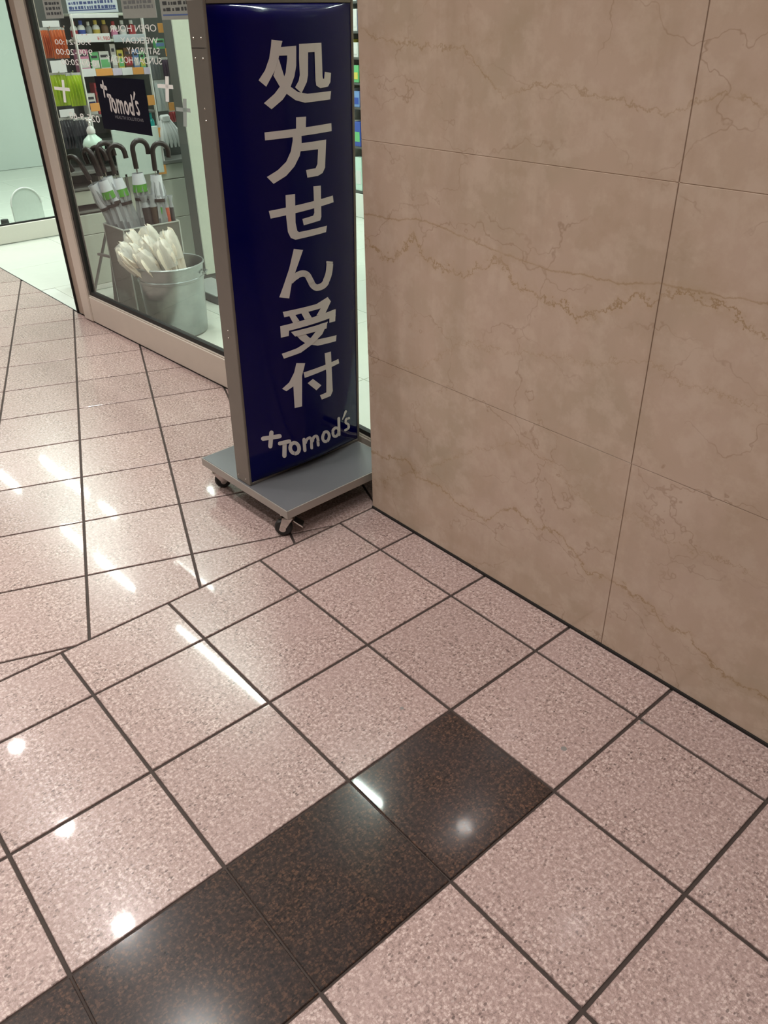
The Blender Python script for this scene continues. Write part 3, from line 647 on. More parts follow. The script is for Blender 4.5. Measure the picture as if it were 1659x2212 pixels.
# ================================================================== the blue sign on castors
GLYPH = {"a":[[[0.5428,4.3758],[0.6452,4.3631],[0.6272,4.3222],[0.5983,4.2396],[0.5582,4.1568],[0.4669,4.0418],[0.4024,4.092],[0.4661,4.1609],[0.5104,4.2429],[0.5333,4.3251]],[[0.6237,4.3206],[0.7808,4.3257],[0.7761,4.2582],[0.6055,4.2603]],[[0.6863,4.2952],[0.7785,4.292],[0.7708,4.1815],[0.747,4.1049],[0.6917,4.0119],[0.6152,3.9374],[0.5022,3.8724],[0.4355,3.9223],[0.5391,3.9859],[0.6122,4.0513],[0.6592,4.1351],[0.6819,4.2364]],[[0.5983,4.2396],[0.645,4.1014],[0.7049,4.0269],[0.776,3.9848],[0.8785,3.965],[1.1734,3.967],[1.1588,3.9016],[0.8477,3.8987],[0.7468,3.9244],[0.665,3.974],[0.5938,4.0349],[0.5386,4.1194]],[[0.8101,4.3374],[0.9086,4.3344],[0.8941,4.1061],[0.8775,4.0541],[0.8135,3.9736],[0.7473,4.0219],[0.7879,4.0679],[0.8035,4.1107],[0.8029,4.2316]],[[0.8101,4.3374],[1.0651,4.3382],[1.0643,4.2733],[0.8058,4.2741]],[[0.983,4.3381],[1.0651,4.3382],[1.0657,4.088],[1.0705,4.068],[1.0854,4.0671],[1.0959,4.1203],[1.1772,4.107],[1.1657,4.0371],[1.1326,4.0045],[1.0342,3.9981],[0.9851,4.021],[0.9774,4.0572],[0.9793,4.2764]]],"b":[[[0.744,3.7939],[0.854,3.7898],[0.8457,3.7026],[0.7378,3.7028]],[[0.4225,3.7012],[1.1654,3.7109],[1.1671,3.6456],[0.4228,3.6395]],[[0.6963,3.6463],[0.7918,3.6469],[0.7892,3.5673],[0.7615,3.4847],[0.6983,3.4053],[0.6067,3.3384],[0.4752,3.2875],[0.4156,3.3494],[0.5275,3.3949],[0.6149,3.4524],[0.6696,3.532],[0.694,3.614]],[[0.7812,3.5851],[1.0872,3.5844],[1.0756,3.513],[0.7705,3.5218]],[[0.9887,3.5851],[1.0872,3.5844],[1.0593,3.3524],[1.0261,3.3118],[0.9648,3.2949],[0.8364,3.2965],[0.8241,3.3618],[0.9394,3.3625],[0.9631,3.3941]]],"c":[[[0.4121,3.0679],[1.157,3.0961],[1.166,3.0351],[0.4252,3.0014]],[[0.589,3.1795],[0.6891,3.1767],[0.6788,2.9304],[0.6935,2.8557],[0.7125,2.8422],[1.0613,2.8411],[1.0454,2.785],[0.6687,2.7812],[0.6186,2.8049],[0.5909,2.8611],[0.5819,2.9954]],[[0.9045,3.2129],[0.9974,3.2071],[0.9901,2.933],[0.9731,2.9043],[0.7699,2.8936],[0.7572,2.9515],[0.8867,2.9603],[0.9027,2.9837]]],"d":[[[0.6445,2.7027],[0.7483,2.6745],[0.6699,2.5313],[0.6056,2.4103],[0.5634,2.2563],[0.4583,2.2873],[0.5108,2.3878],[0.5827,2.5338]],[[0.6064,2.3892],[0.616,2.3949],[0.5699,2.4448],[0.5614,2.4394]],[[0.616,2.3949],[0.6253,2.4009],[0.5782,2.4503],[0.5699,2.4448]],[[0.6253,2.4009],[0.6338,2.4064],[0.5873,2.4564],[0.5782,2.4503]],[[0.6338,2.4064],[0.6419,2.4112],[0.5974,2.4627],[0.5873,2.4564]],[[0.6419,2.4112],[0.6499,2.4153],[0.609,2.4688],[0.5974,2.4627]],[[0.6499,2.4153],[0.6585,2.4187],[0.6217,2.4742],[0.609,2.4688]],[[0.6585,2.4187],[0.6692,2.4222],[0.6351,2.4788],[0.6217,2.4742]],[[0.6692,2.4222],[0.6814,2.4257],[0.6495,2.4831],[0.6351,2.4788]],[[0.6814,2.4257],[0.694,2.4287],[0.665,2.487],[0.6495,2.4831]],[[0.694,2.4287],[0.706,2.4309],[0.6812,2.4902],[0.665,2.487]],[[0.706,2.4309],[0.7163,2.4319],[0.6982,2.4921],[0.6812,2.4902]],[[0.7163,2.4319],[0.7239,2.4319],[0.7156,2.4922],[0.6982,2.4921]],[[0.7239,2.4319],[0.7301,2.4311],[0.7326,2.4901],[0.7156,2.4922]],[[0.7301,2.4311],[0.7361,2.4296],[0.749,2.4863],[0.7326,2.4901]],[[0.7361,2.4296],[0.7415,2.4276],[0.765,2.4807],[0.749,2.4863]],[[0.7415,2.4276],[0.7464,2.4252],[0.7802,2.4733],[0.765,2.4807]],[[0.7464,2.4252],[0.751,2.4223],[0.7944,2.4645],[0.7802,2.4733]],[[0.751,2.4223],[0.7543,2.4196],[0.8082,2.4535],[0.7944,2.4645]],[[0.7543,2.4196],[0.7569,2.4167],[0.8205,2.4401],[0.8082,2.4535]],[[0.7569,2.4167],[0.7603,2.4111],[0.8296,2.4262],[0.8205,2.4401]],[[0.7603,2.4111],[0.7644,2.4026],[0.8363,2.4134],[0.8296,2.4262]],[[0.7644,2.4026],[0.7691,2.392],[0.8418,2.4017],[0.8363,2.4134]],[[0.7691,2.392],[0.7746,2.3799],[0.8466,2.3915],[0.8418,2.4017]],[[0.7746,2.3799],[0.7808,2.3681],[0.8517,2.3824],[0.8466,2.3915]],[[0.7808,2.3681],[0.7867,2.3578],[0.8577,2.3722],[0.8517,2.3824]],[[0.7867,2.3578],[0.7923,2.3474],[0.8638,2.3614],[0.8577,2.3722]],[[0.7923,2.3474],[0.7984,2.3362],[0.8695,2.3515],[0.8638,2.3614]],[[0.7984,2.3362],[0.8055,2.3245],[0.8748,2.3431],[0.8695,2.3515]],[[0.8055,2.3245],[0.8141,2.3124],[0.8794,2.3368],[0.8748,2.3431]],[[0.8141,2.3124],[0.8243,2.3009],[0.8836,2.3323],[0.8794,2.3368]],[[0.8243,2.3009],[0.8346,2.2913],[0.8884,2.328],[0.8836,2.3323]],[[0.8346,2.2913],[0.8457,2.2824],[0.8931,2.3244],[0.8884,2.328]],[[0.8457,2.2824],[0.859,2.2736],[0.8963,2.3223],[0.8931,2.3244]],[[0.859,2.2736],[0.875,2.2656],[0.8982,2.3213],[0.8963,2.3223]],[[0.875,2.2656],[0.8932,2.2596],[0.8997,2.3208],[0.8982,2.3213]],[[0.8932,2.2596],[0.9115,2.2562],[0.9035,2.3202],[0.8997,2.3208]],[[0.9115,2.2562],[0.9289,2.2548],[0.9116,2.3197],[0.9035,2.3202]],[[0.9289,2.2548],[0.9473,2.2545],[0.9223,2.3197],[0.9116,2.3197]],[[0.9473,2.2545],[0.9673,2.2557],[0.9334,2.3205],[0.9223,2.3197]],[[0.9673,2.2557],[0.9882,2.2589],[0.944,2.3223],[0.9334,2.3205]],[[0.9882,2.2589],[1.0092,2.2649],[0.9534,2.3251],[0.944,2.3223]],[[1.0092,2.2649],[1.0285,2.274],[0.9617,2.3293],[0.9534,2.3251]],[[1.0285,2.274],[1.0449,2.2858],[0.9706,2.3362],[0.9617,2.3293]],[[1.0449,2.2858],[1.0594,2.2994],[0.9804,2.346],[0.9706,2.3362]],[[1.0594,2.2994],[1.0726,2.3146],[0.9902,2.358],[0.9804,2.346]],[[1.0726,2.3146],[1.0845,2.3312],[0.9995,2.3716],[0.9902,2.358]],[[1.0845,2.3312],[1.0951,2.3486],[1.0079,2.3864],[0.9995,2.3716]],[[1.0951,2.3486],[1.1043,2.3669],[1.0151,2.4013],[1.0079,2.3864]],[[1.1043,2.3669],[1.1116,2.3866],[1.0207,2.417],[1.0151,2.4013]],[[1.1116,2.3866],[1.1169,2.4075],[1.0248,2.4344],[1.0207,2.417]],[[1.1169,2.4075],[1.1207,2.4286],[1.0282,2.4536],[1.0248,2.4344]],[[1.1207,2.4286],[1.1238,2.4496],[1.0311,2.4738],[1.0282,2.4536]],[[1.1238,2.4496],[1.1268,2.47],[1.034,2.4946],[1.0311,2.4738]],[[1.1268,2.47],[1.1304,2.4897],[1.0376,2.5149],[1.034,2.4946]]],"e":[[[0.4855,2.1414],[0.88,2.1323],[1.0379,2.1652],[1.0809,2.1116],[0.934,2.0767],[0.497,2.0878]],[[0.5519,2.0904],[0.6161,2.0893],[0.6643,2.0153],[0.5911,2.0075]],[[0.6861,2.0922],[0.7688,2.0904],[0.8143,2.013],[0.7257,2.0154]],[[0.9752,2.1165],[1.0809,2.1116],[0.9893,2.0053],[0.8737,2.02]],[[0.4455,2.0104],[1.1367,2.0175],[1.1445,1.9465],[0.4485,1.9464]],[[0.4455,2.0104],[0.5464,2.0102],[0.5305,1.8959],[0.4449,1.8974]],[[1.0553,2.0172],[1.1476,2.0145],[1.1332,1.8935],[1.0456,1.9029]],[[0.5568,1.93],[1.0153,1.9185],[1.0019,1.8559],[0.6019,1.8739]],[[0.9103,1.9241],[1.0257,1.9201],[0.9395,1.8138],[0.8025,1.7469],[0.6575,1.6956],[0.4604,1.6815],[0.4409,1.7357],[0.6104,1.7514],[0.7507,1.7898],[0.8557,1.8653]],[[0.6034,1.898],[0.7045,1.8958],[0.7705,1.8214],[0.879,1.7739],[1.151,1.7417],[1.1393,1.6815],[0.8755,1.7094],[0.7314,1.7653],[0.6655,1.8226]]],"f":[[[0.6004,1.5987],[0.7055,1.5712],[0.6592,1.4473],[0.5689,1.3723],[0.4678,1.3345],[0.4228,1.372],[0.5059,1.4194],[0.5695,1.5091]],[[0.5718,1.4174],[0.6601,1.4623],[0.639,1.1212],[0.5496,1.1283],[0.5497,1.3851]],[[0.6787,1.4801],[1.1693,1.4791],[1.1788,1.4289],[0.6891,1.4191]],[[0.9647,1.6042],[1.0562,1.5952],[1.064,1.1567],[1.0289,1.1121],[0.8989,1.116],[0.8758,1.1717],[0.9677,1.1734],[0.9778,1.3764]],[[0.7907,1.3791],[0.9012,1.2748],[0.8305,1.2418],[0.721,1.353]]],"logo":[[[0.184,0.8594],[0.36,0.8403],[0.3566,0.8894],[0.1814,0.9079]],[[0.36,0.8403],[0.3715,0.8421],[0.3794,0.85],[0.3817,0.8619],[0.3777,0.8746],[0.3685,0.8847],[0.3566,0.8894]],[[0.1814,0.9079],[0.1707,0.9056],[0.1633,0.8974],[0.161,0.8856],[0.1646,0.8732],[0.173,0.8637],[0.184,0.8594]],[[0.251,0.9375],[0.2276,0.7883],[0.272,0.7724],[0.2953,0.922]],[[0.2276,0.7883],[0.2287,0.7755],[0.2354,0.764],[0.246,0.7569],[0.2576,0.7561],[0.2671,0.7617],[0.272,0.7724]],[[0.2953,0.922],[0.2941,0.9346],[0.2873,0.9459],[0.2767,0.9529],[0.2651,0.9537],[0.2557,0.948],[0.251,0.9375]],[[0.3559,0.7615],[0.4629,0.7548],[0.4558,0.802],[0.3493,0.8082]],[[0.4629,0.7548],[0.4738,0.7571],[0.4808,0.7651],[0.482,0.7767],[0.4772,0.7887],[0.4676,0.798],[0.4558,0.802]],[[0.3493,0.8082],[0.339,0.8055],[0.3324,0.7973],[0.3311,0.7858],[0.3356,0.7741],[0.3446,0.7652],[0.3559,0.7615]],[[0.3853,0.7728],[0.3725,0.6356],[0.4205,0.6199],[0.4331,0.7576]],[[0.3725,0.6356],[0.3746,0.6223],[0.3825,0.6106],[0.3941,0.6034],[0.4064,0.6027],[0.4161,0.6088],[0.4205,0.6199]],[[0.4331,0.7576],[0.431,0.7707],[0.423,0.7823],[0.4113,0.7893],[0.3991,0.7899],[0.3896,0.7838],[0.3853,0.7728]],[[0.593,0.6747],[0.5946,0.6476],[0.5499,0.665],[0.5489,0.6782]],[[0.5946,0.6476],[0.5886,0.6237],[0.5478,0.6533],[0.5499,0.665]],[[0.5886,0.6237],[0.5756,0.6055],[0.5429,0.6442],[0.5478,0.6533]],[[0.5756,0.6055],[0.5571,0.5946],[0.5356,0.6387],[0.5429,0.6442]],[[0.5571,0.5946],[0.535,0.5921],[0.5267,0.6372],[0.5356,0.6387]],[[0.535,0.5921],[0.5115,0.5981],[0.5171,0.64],[0.5267,0.6372]],[[0.5115,0.5981],[0.489,0.612],[0.5076,0.6467],[0.5171,0.64]],[[0.489,0.612],[0.4696,0.6325],[0.4993,0.6567],[0.5076,0.6467]],[[0.4696,0.6325],[0.4552,0.6574],[0.493,0.6689],[0.4993,0.6567]],[[0.4552,0.6574],[0.447,0.6846],[0.4892,0.6823],[0.493,0.6689]],[[0.447,0.6846],[0.4458,0.7112],[0.4882,0.6954],[0.4892,0.6823]],[[0.4458,0.7112],[0.4516,0.7349],[0.4903,0.7071],[0.4882,0.6954]],[[0.4516,0.7349],[0.4639,0.7532],[0.4951,0.7161],[0.4903,0.7071]],[[0.4639,0.7532],[0.4815,0.7645],[0.5022,0.7217],[0.4951,0.7161]],[[0.4815,0.7645],[0.5029,0.7675],[0.511,0.7232],[0.5022,0.7217]],[[0.5029,0.7675],[0.5261,0.7619],[0.5206,0.7206],[0.511,0.7232]],[[0.5261,0.7619],[0.5488,0.7482],[0.53,0.7139],[0.5206,0.7206]],[[0.5488,0.7482],[0.5688,0.7276],[0.5384,0.704],[0.53,0.7139]],[[0.5688,0.7276],[0.5841,0.7023],[0.5449,0.6917],[0.5384,0.704]],[[0.5841,0.7023],[0.593,0.6747],[0.5489,0.6782],[0.5449,0.6917]],[[0.6169,0.7484],[0.6202,0.6195],[0.6615,0.6086],[0.6579,0.738]],[[0.6202,0.6195],[0.6232,0.609],[0.6309,0.5998],[0.6413,0.5944],[0.6516,0.5943],[0.659,0.5995],[0.6615,0.6086]],[[0.6579,0.738],[0.6548,0.7484],[0.6471,0.7574],[0.6368,0.7626],[0.6267,0.7626],[0.6194,0.7574],[0.6169,0.7484]],[[0.6687,0.6871],[0.6742,0.694],[0.6435,0.7195],[0.6383,0.7129]],[[0.6742,0.694],[0.6798,0.7014],[0.6487,0.7266],[0.6435,0.7195]],[[0.6798,0.7014],[0.6851,0.7085],[0.6542,0.7341],[0.6487,0.7266]],[[0.6851,0.7085],[0.69,0.7147],[0.6601,0.7413],[0.6542,0.7341]],[[0.69,0.7147],[0.6944,0.7191],[0.6666,0.7479],[0.6601,0.7413]],[[0.6944,0.7191],[0.6979,0.7215],[0.6741,0.7531],[0.6666,0.7479]],[[0.6979,0.7215],[0.7011,0.7226],[0.6826,0.7563],[0.6741,0.7531]],[[0.7011,0.7226],[0.7045,0.7231],[0.6916,0.7577],[0.6826,0.7563]],[[0.7045,0.7231],[0.7075,0.723],[0.7012,0.7573],[0.6916,0.7577]],[[0.7075,0.723],[0.7094,0.7226],[0.7114,0.755],[0.7012,0.7573]],[[0.7094,0.7226],[0.7096,0.7225],[0.722,0.7499],[0.7114,0.755]],[[0.7096,0.7225],[0.7085,0.7234],[0.7322,0.7417],[0.722,0.7499]],[[0.7085,0.7234],[0.7085,0.7234],[0.7395,0.7318],[0.7322,0.7417]],[[0.7085,0.7234],[0.7097,0.7205],[0.744,0.7222],[0.7395,0.7318]],[[0.7097,0.7205],[0.7113,0.7152],[0.747,0.7126],[0.744,0.7222]],[[0.7113,0.7152],[0.7128,0.7082],[0.7491,0.7029],[0.747,0.7126]],[[0.7128,0.7082],[0.714,0.6999],[0.7507,0.6928],[0.7491,0.7029]],[[0.714,0.6999],[0.715,0.6909],[0.7518,0.6821],[0.7507,0.6928]],[[0.715,0.6909],[0.7155,0.6809],[0.7524,0.6702],[0.7518,0.6821]],[[0.7155,0.6809],[0.7154,0.6694],[0.7524,0.6574],[0.7524,0.6702]],[[0.7154,0.6694],[0.7149,0.6568],[0.7519,0.644],[0.7524,0.6574]],[[0.7149,0.6568],[0.7142,0.6434],[0.7512,0.6305],[0.7519,0.644]],[[0.7142,0.6434],[0.7134,0.6299],[0.7505,0.6171],[0.7512,0.6305]],[[0.7134,0.6299],[0.7129,0.6168],[0.75,0.6041],[0.7505,0.6171]],[[0.7129,0.6168],[0.715,0.6077],[0.7216,0.5993],[0.7307,0.5939],[0.7401,0.5929],[0.7472,0.5967],[0.75,0.6041]],[[0.6383,0.7129],[0.6358,0.7054],[0.6379,0.6965],[0.6442,0.6885],[0.653,0.6836],[0.662,0.6831],[0.6687,0.6871]],[[0.7579,0.6716],[0.7631,0.6799],[0.7291,0.7038],[0.7243,0.6959]],[[0.7631,0.6799],[0.7681,0.6889],[0.7338,0.7124],[0.7291,0.7038]],[[0.7681,0.6889],[0.7729,0.6974],[0.7388,0.7214],[0.7338,0.7124]],[[0.7729,0.6974],[0.7776,0.7048],[0.7442,0.73],[0.7388,0.7214]],[[0.7776,0.7048],[0.7818,0.7103],[0.7502,0.7379],[0.7442,0.73]],[[0.7818,0.7103],[0.7849,0.713],[0.7578,0.7443],[0.7502,0.7379]],[[0.7849,0.713],[0.7873,0.7139],[0.7671,0.7481],[0.7578,0.7443]],[[0.7873,0.7139],[0.79,0.7141],[0.7774,0.7493],[0.7671,0.7481]],[[0.79,0.7141],[0.7928,0.7138],[0.7879,0.7483],[0.7774,0.7493]],[[0.7928,0.7138],[0.7952,0.7131],[0.7983,0.7453],[0.7879,0.7483]],[[0.7952,0.7131],[0.7965,0.7125],[0.8085,0.7403],[0.7983,0.7453]],[[0.7965,0.7125],[0.796,0.713],[0.8184,0.7328],[0.8085,0.7403]],[[0.796,0.713],[0.7951,0.7141],[0.8264,0.7233],[0.8184,0.7328]],[[0.7951,0.7141],[0.7955,0.7131],[0.8312,0.714],[0.8264,0.7233]],[[0.7955,0.7131],[0.7965,0.7095],[0.834,0.7054],[0.8312,0.714]],[[0.7965,0.7095],[0.7977,0.7039],[0.8357,0.697],[0.834,0.7054]],[[0.7977,0.7039],[0.7988,0.6966],[0.8371,0.6886],[0.8357,0.697]],[[0.7988,0.6966],[0.7998,0.6883],[0.8383,0.6794],[0.8371,0.6886]],[[0.7998,0.6883],[0.8007,0.679],[0.8394,0.6688],[0.8383,0.6794]],[[0.8007,0.679],[0.8013,0.6683],[0.84,0.6569],[0.8394,0.6688]],[[0.8013,0.6683],[0.8016,0.6564],[0.8404,0.6444],[0.84,0.6569]],[[0.8016,0.6564],[0.8019,0.6438],[0.8407,0.6317],[0.8404,0.6444]],[[0.8019,0.6438],[0.8021,0.6311],[0.8409,0.6191],[0.8407,0.6317]],[[0.8021,0.6311],[0.8024,0.6188],[0.8413,0.6069],[0.8409,0.6191]],[[0.8024,0.6188],[0.8052,0.6095],[0.8125,0.6011],[0.8222,0.5959],[0.8319,0.5951],[0.8389,0.5992],[0.8413,0.6069]],[[0.7243,0.6959],[0.7226,0.6879],[0.7259,0.6789],[0.7332,0.6711],[0.7427,0.6667],[0.7517,0.6669],[0.7579,0.6716]],[[1.0041,0.636],[0.9951,0.6161],[0.9564,0.647],[0.9607,0.6581]],[[0.9951,0.6161],[0.9801,0.6017],[0.95,0.6382],[0.9564,0.647]],[[0.9801,0.6017],[0.9607,0.5941],[0.9422,0.6327],[0.95,0.6382]],[[0.9607,0.5941],[0.9391,0.5939],[0.9337,0.6308],[0.9422,0.6327]],[[0.9391,0.5939],[0.9173,0.6011],[0.9254,0.6329],[0.9337,0.6308]],[[0.9173,0.6011],[0.8976,0.615],[0.9181,0.6387],[0.9254,0.6329]],[[0.8976,0.615],[0.8817,0.6342],[0.9125,0.6477],[0.9181,0.6387]],[[0.8817,0.6342],[0.8711,0.657],[0.9091,0.6589],[0.9125,0.6477]],[[0.8711,0.657],[0.8667,0.681],[0.9083,0.6713],[0.9091,0.6589]],[[0.8667,0.681],[0.869,0.704],[0.91,0.6836],[0.9083,0.6713]],[[0.869,0.704],[0.8775,0.7239],[0.9142,0.6947],[0.91,0.6836]],[[0.8775,0.7239],[0.8917,0.7386],[0.9205,0.7035],[0.9142,0.6947]],[[0.8917,0.7386],[0.9102,0.7467],[0.9282,0.7091],[0.9205,0.7035]],[[0.9102,0.7467],[0.9313,0.7473],[0.9366,0.7109],[0.9282,0.7091]],[[0.9313,0.7473],[0.953,0.7403],[0.9449,0.7089],[0.9366,0.7109]],[[0.953,0.7403],[0.9733,0.7264],[0.9523,0.7031],[0.9449,0.7089]],[[0.9733,0.7264],[0.99,0.7069],[0.958,0.6941],[0.9523,0.7031]],[[0.99,0.7069],[1.0014,0.6837],[0.9615,0.6829],[0.958,0.6941]],[[1.0014,0.6837],[1.0063,0.6593],[0.9625,0.6705],[0.9615,0.6829]],[[1.0063,0.6593],[1.0041,0.636],[0.9607,0.6581],[0.9625,0.6705]],[[1.1581,0.6267],[1.1478,0.6101],[1.108,0.6432],[1.1127,0.6521]],[[1.1478,0.6101],[1.1316,0.5989],[1.1015,0.6365],[1.108,0.6432]],[[1.1316,0.5989],[1.1114,0.5942],[1.0937,0.6325],[1.1015,0.6365]],[[1.1114,0.5942],[1.0892,0.5964],[1.0855,0.6319],[1.0937,0.6325]],[[1.0892,0.5964],[1.0672,0.6051],[1.0776,0.6344],[1.0855,0.6319]],[[1.0672,0.6051],[1.0476,0.6196],[1.0708,0.64],[1.0776,0.6344]],[[1.0476,0.6196],[1.0322,0.6384],[1.0658,0.6481],[1.0708,0.64]],[[1.0322,0.6384],[1.0224,0.6598],[1.063,0.6578],[1.0658,0.6481]],[[1.0224,0.6598],[1.019,0.6817],[1.0627,0.6683],[1.063,0.6578]],[[1.019,0.6817],[1.0222,0.702],[1.065,0.6785],[1.0627,0.6683]],[[1.0222,0.702],[1.0319,0.7188],[1.0695,0.6874],[1.065,0.6785]],[[1.0319,0.7188],[1.047,0.7304],[1.0759,0.6942],[1.0695,0.6874]],[[1.047,0.7304],[1.0664,0.7357],[1.0836,0.6982],[1.0759,0.6942]],[[1.0664,0.7357],[1.0881,0.7339],[1.0918,0.6989],[1.0836,0.6982]],[[1.0881,0.7339],[1.1102,0.7253],[1.0997,0.6964],[1.0918,0.6989]],[[1.1102,0.7253],[1.1305,0.7107],[1.1066,0.6907],[1.0997,0.6964]],[[1.1305,0.7107],[1.1468,0.6915],[1.1117,0.6826],[1.1066,0.6907]],[[1.1468,0.6915],[1.1576,0.6695],[1.1146,0.6728],[1.1117,0.6826]],[[1.1576,0.6695],[1.1615,0.6472],[1.1149,0.6623],[1.1146,0.6728]],[[1.1615,0.6472],[1.1581,0.6267],[1.1127,0.6521],[1.1149,0.6623]],[[1.1251,0.8158],[1.1225,0.6194],[1.1676,0.6014],[1.1697,0.7989]],[[1.1225,0.6194],[1.1254,0.61],[1.1335,0.6008],[1.1447,0.5941],[1.1561,0.5918],[1.1645,0.5945],[1.1676,0.6014]],[[1.1697,0.7989],[1.1668,0.8081],[1.1586,0.8171],[1.1474,0.8234],[1.1363,0.8254],[1.1281,0.8226],[1.1251,0.8158]],[[1.2504,0.8555],[1.2009,0.7779],[1.2176,0.7664],[1.2889,0.8294]],[[1.2009,0.7779],[1.2002,0.775],[1.2019,0.7713],[1.2055,0.7678],[1.2102,0.7655],[1.2146,0.765],[1.2176,0.7664]],[[1.2889,0.8294],[1.2906,0.8359],[1.2865,0.8443],[1.278,0.8521],[1.2672,0.8574],[1.2571,0.8586],[1.2504,0.8555]],[[1.3111,0.7571],[1.303,0.7579],[1.32,0.7248],[1.3294,0.7238]],[[1.303,0.7579],[1.2944,0.7592],[1.3101,0.7264],[1.32,0.7248]],[[1.2944,0.7592],[1.2846,0.7605],[1.3014,0.7277],[1.3101,0.7264]],[[1.2846,0.7605],[1.2743,0.7615],[1.2945,0.7284],[1.3014,0.7277]],[[1.2743,0.7615],[1.2638,0.7612],[1.2902,0.7284],[1.2945,0.7284]],[[1.2638,0.7612],[1.2545,0.7585],[1.288,0.7278],[1.2902,0.7284]],[[1.2545,0.7585],[1.2479,0.7537],[1.2859,0.7262],[1.288,0.7278]],[[1.2479,0.7537],[1.2435,0.7478],[1.2836,0.7232],[1.2859,0.7262]],[[1.2435,0.7478],[1.2405,0.7408],[1.2819,0.7193],[1.2836,0.7232]],[[1.2405,0.7408],[1.2392,0.7329],[1.2812,0.7151],[1.2819,0.7193]],[[1.2392,0.7329],[1.2397,0.724],[1.2814,0.7113],[1.2812,0.7151]],[[1.2397,0.724],[1.2432,0.7134],[1.2819,0.7092],[1.2814,0.7113]],[[1.2432,0.7134],[1.2512,0.7017],[1.2831,0.7076],[1.2819,0.7092]],[[1.2512,0.7017],[1.2613,0.6915],[1.2875,0.7033],[1.2831,0.7076]],[[1.2613,0.6915],[1.2712,0.6828],[1.2952,0.6967],[1.2875,0.7033]],[[1.2712,0.6828],[1.2799,0.6754],[1.3047,0.6887],[1.2952,0.6967]],[[1.2799,0.6754],[1.286,0.6699],[1.315,0.6793],[1.3047,0.6887]],[[1.286,0.6699],[1.2891,0.6664],[1.3241,0.6691],[1.315,0.6793]],[[1.2891,0.6664],[1.2913,0.6629],[1.3302,0.6598],[1.3241,0.6691]],[[1.2913,0.6629],[1.2934,0.6588],[1.3346,0.6517],[1.3302,0.6598]],[[1.2934,0.6588],[1.2948,0.6551],[1.3376,0.6438],[1.3346,0.6517]],[[1.2948,0.6551],[1.2955,0.6519],[1.3394,0.6362],[1.3376,0.6438]],[[1.2955,0.6519],[1.2956,0.649],[1.3396,0.6291],[1.3394,0.6362]],[[1.2956,0.649],[1.2952,0.6468],[1.3381,0.6225],[1.3396,0.6291]],[[1.2952,0.6468],[1.2938,0.6445],[1.3346,0.6168],[1.3381,0.6225]],[[1.2938,0.6445],[1.2912,0.642],[1.3296,0.6121],[1.3346,0.6168]],[[1.2912,0.642],[1.2875,0.6395],[1.3236,0.6083],[1.3296,0.6121]],[[1.2875,0.6395],[1.2831,0.6374],[1.3169,0.6052],[1.3236,0.6083]],[[1.2831,0.6374],[1.2785,0.6358],[1.3097,0.6029],[1.3169,0.6052]],[[1.2785,0.6358],[1.2747,0.6349],[1.3019,0.6013],[1.3097,0.6029]],[[1.2747,0.6349],[1.2717,0.6348],[1.2928,0.601],[1.3019,0.6013]],[[1.2717,0.6348],[1.268,0.6352],[1.2835,0.602],[1.2928,0.601]],[[1.268,0.6352],[1.263,0.6361],[1.2749,0.6036],[1.2835,0.602]],[[1.263,0.6361],[1.2567,0.6376],[1.2674,0.6054],[1.2749,0.6036]],[[1.2567,0.6376],[1.2493,0.6393],[1.2611,0.6069],[1.2674,0.6054]],[[1.2493,0.6393],[1.242,0.6407],[1.2549,0.6081],[1.2611,0.6069]],[[1.242,0.6407],[1.233,0.6403],[1.2281,0.6357],[1.2286,0.6281],[1.2344,0.6195],[1.244,0.6122],[1.2549,0.6081]],[[1.3294,0.7238],[1.3382,0.7249],[1.3422,0.7302],[1.3403,0.7382],[1.3329,0.7469],[1.3222,0.7538],[1.3111,0.7571]]]}
SS = Vector((-0.376, -0.612, 0.0)); SW = Vector((-0.0273, 0.99963, 0)); SNN = Vector((0.99963, 0.0273, 0)); SK = 0.0284; SZ = 0.378
def sg(p):
    """a (along the face), d (out of the face), z"""
    return SS + SW * (p[0] + SK * (p[2] - SZ)) + SNN * p[1] + Vector((0, 0, p[2]))
A0, A1, Z0, Z1, HB, AW, ZT = 0.033, 1.488, 0.41, 4.625, 0.13, 1.521, 4.66
def bulge(a, z):
    t = (a - A0) / (A1 - A0)
    if t <= 0 or t >= 1: return 0.0
    e = max(0.0, min(1.0, min(z - Z0, Z1 - z) / 0.12))
    return HB * (1 - (2 * t - 1) ** 2) * math.sqrt(max(0.0, 1 - (1 - e) ** 2))
sign = thing('standing_sign', (-0.5, 0.15, 0.0), 'tall dark blue standing sign on a wheeled grey base beside the marble wall', 'sign')
# base tray
BF = Vector((0.300, -0.613, 0)); B1 = Vector((-0.9994, -0.0349, 0)); B2 = Vector((-0.0349, 0.9994, 0))
def bs(p): return BF + B1 * p[0] + B2 * p[1] + Vector((0, 0, p[2]))
MB(bs).box(0.012, 1.583, 0.012, 1.508, 0.345, 0.3785, 0.003).build('base_plate', MT['sign_base'], sign)['label'] = 'grey top of the base tray'
sk = MB(bs).box(0, 1.595, 0, 0.0118, 0.285, 0.378, 0.003).box(0, 1.595, 1.5082, 1.52, 0.285, 0.378, 0.003).box(0, 0.0118, 0.012, 1.508, 0.285, 0.378, 0.003).box(1.5832, 1.595, 0.012, 1.508, 0.285, 0.378, 0.003)
sk.build('base_skirt', MT['sign_skirt'], sign)['label'] = 'pale metal edge of the base tray'
MB(bs).box(0.021, 1.574, 0.021, 1.499, 0.286, 0.3445).build('underside_shade', MT['shadow_gap'], sign)  # black slab stands in for the dark hollow beneath the tray
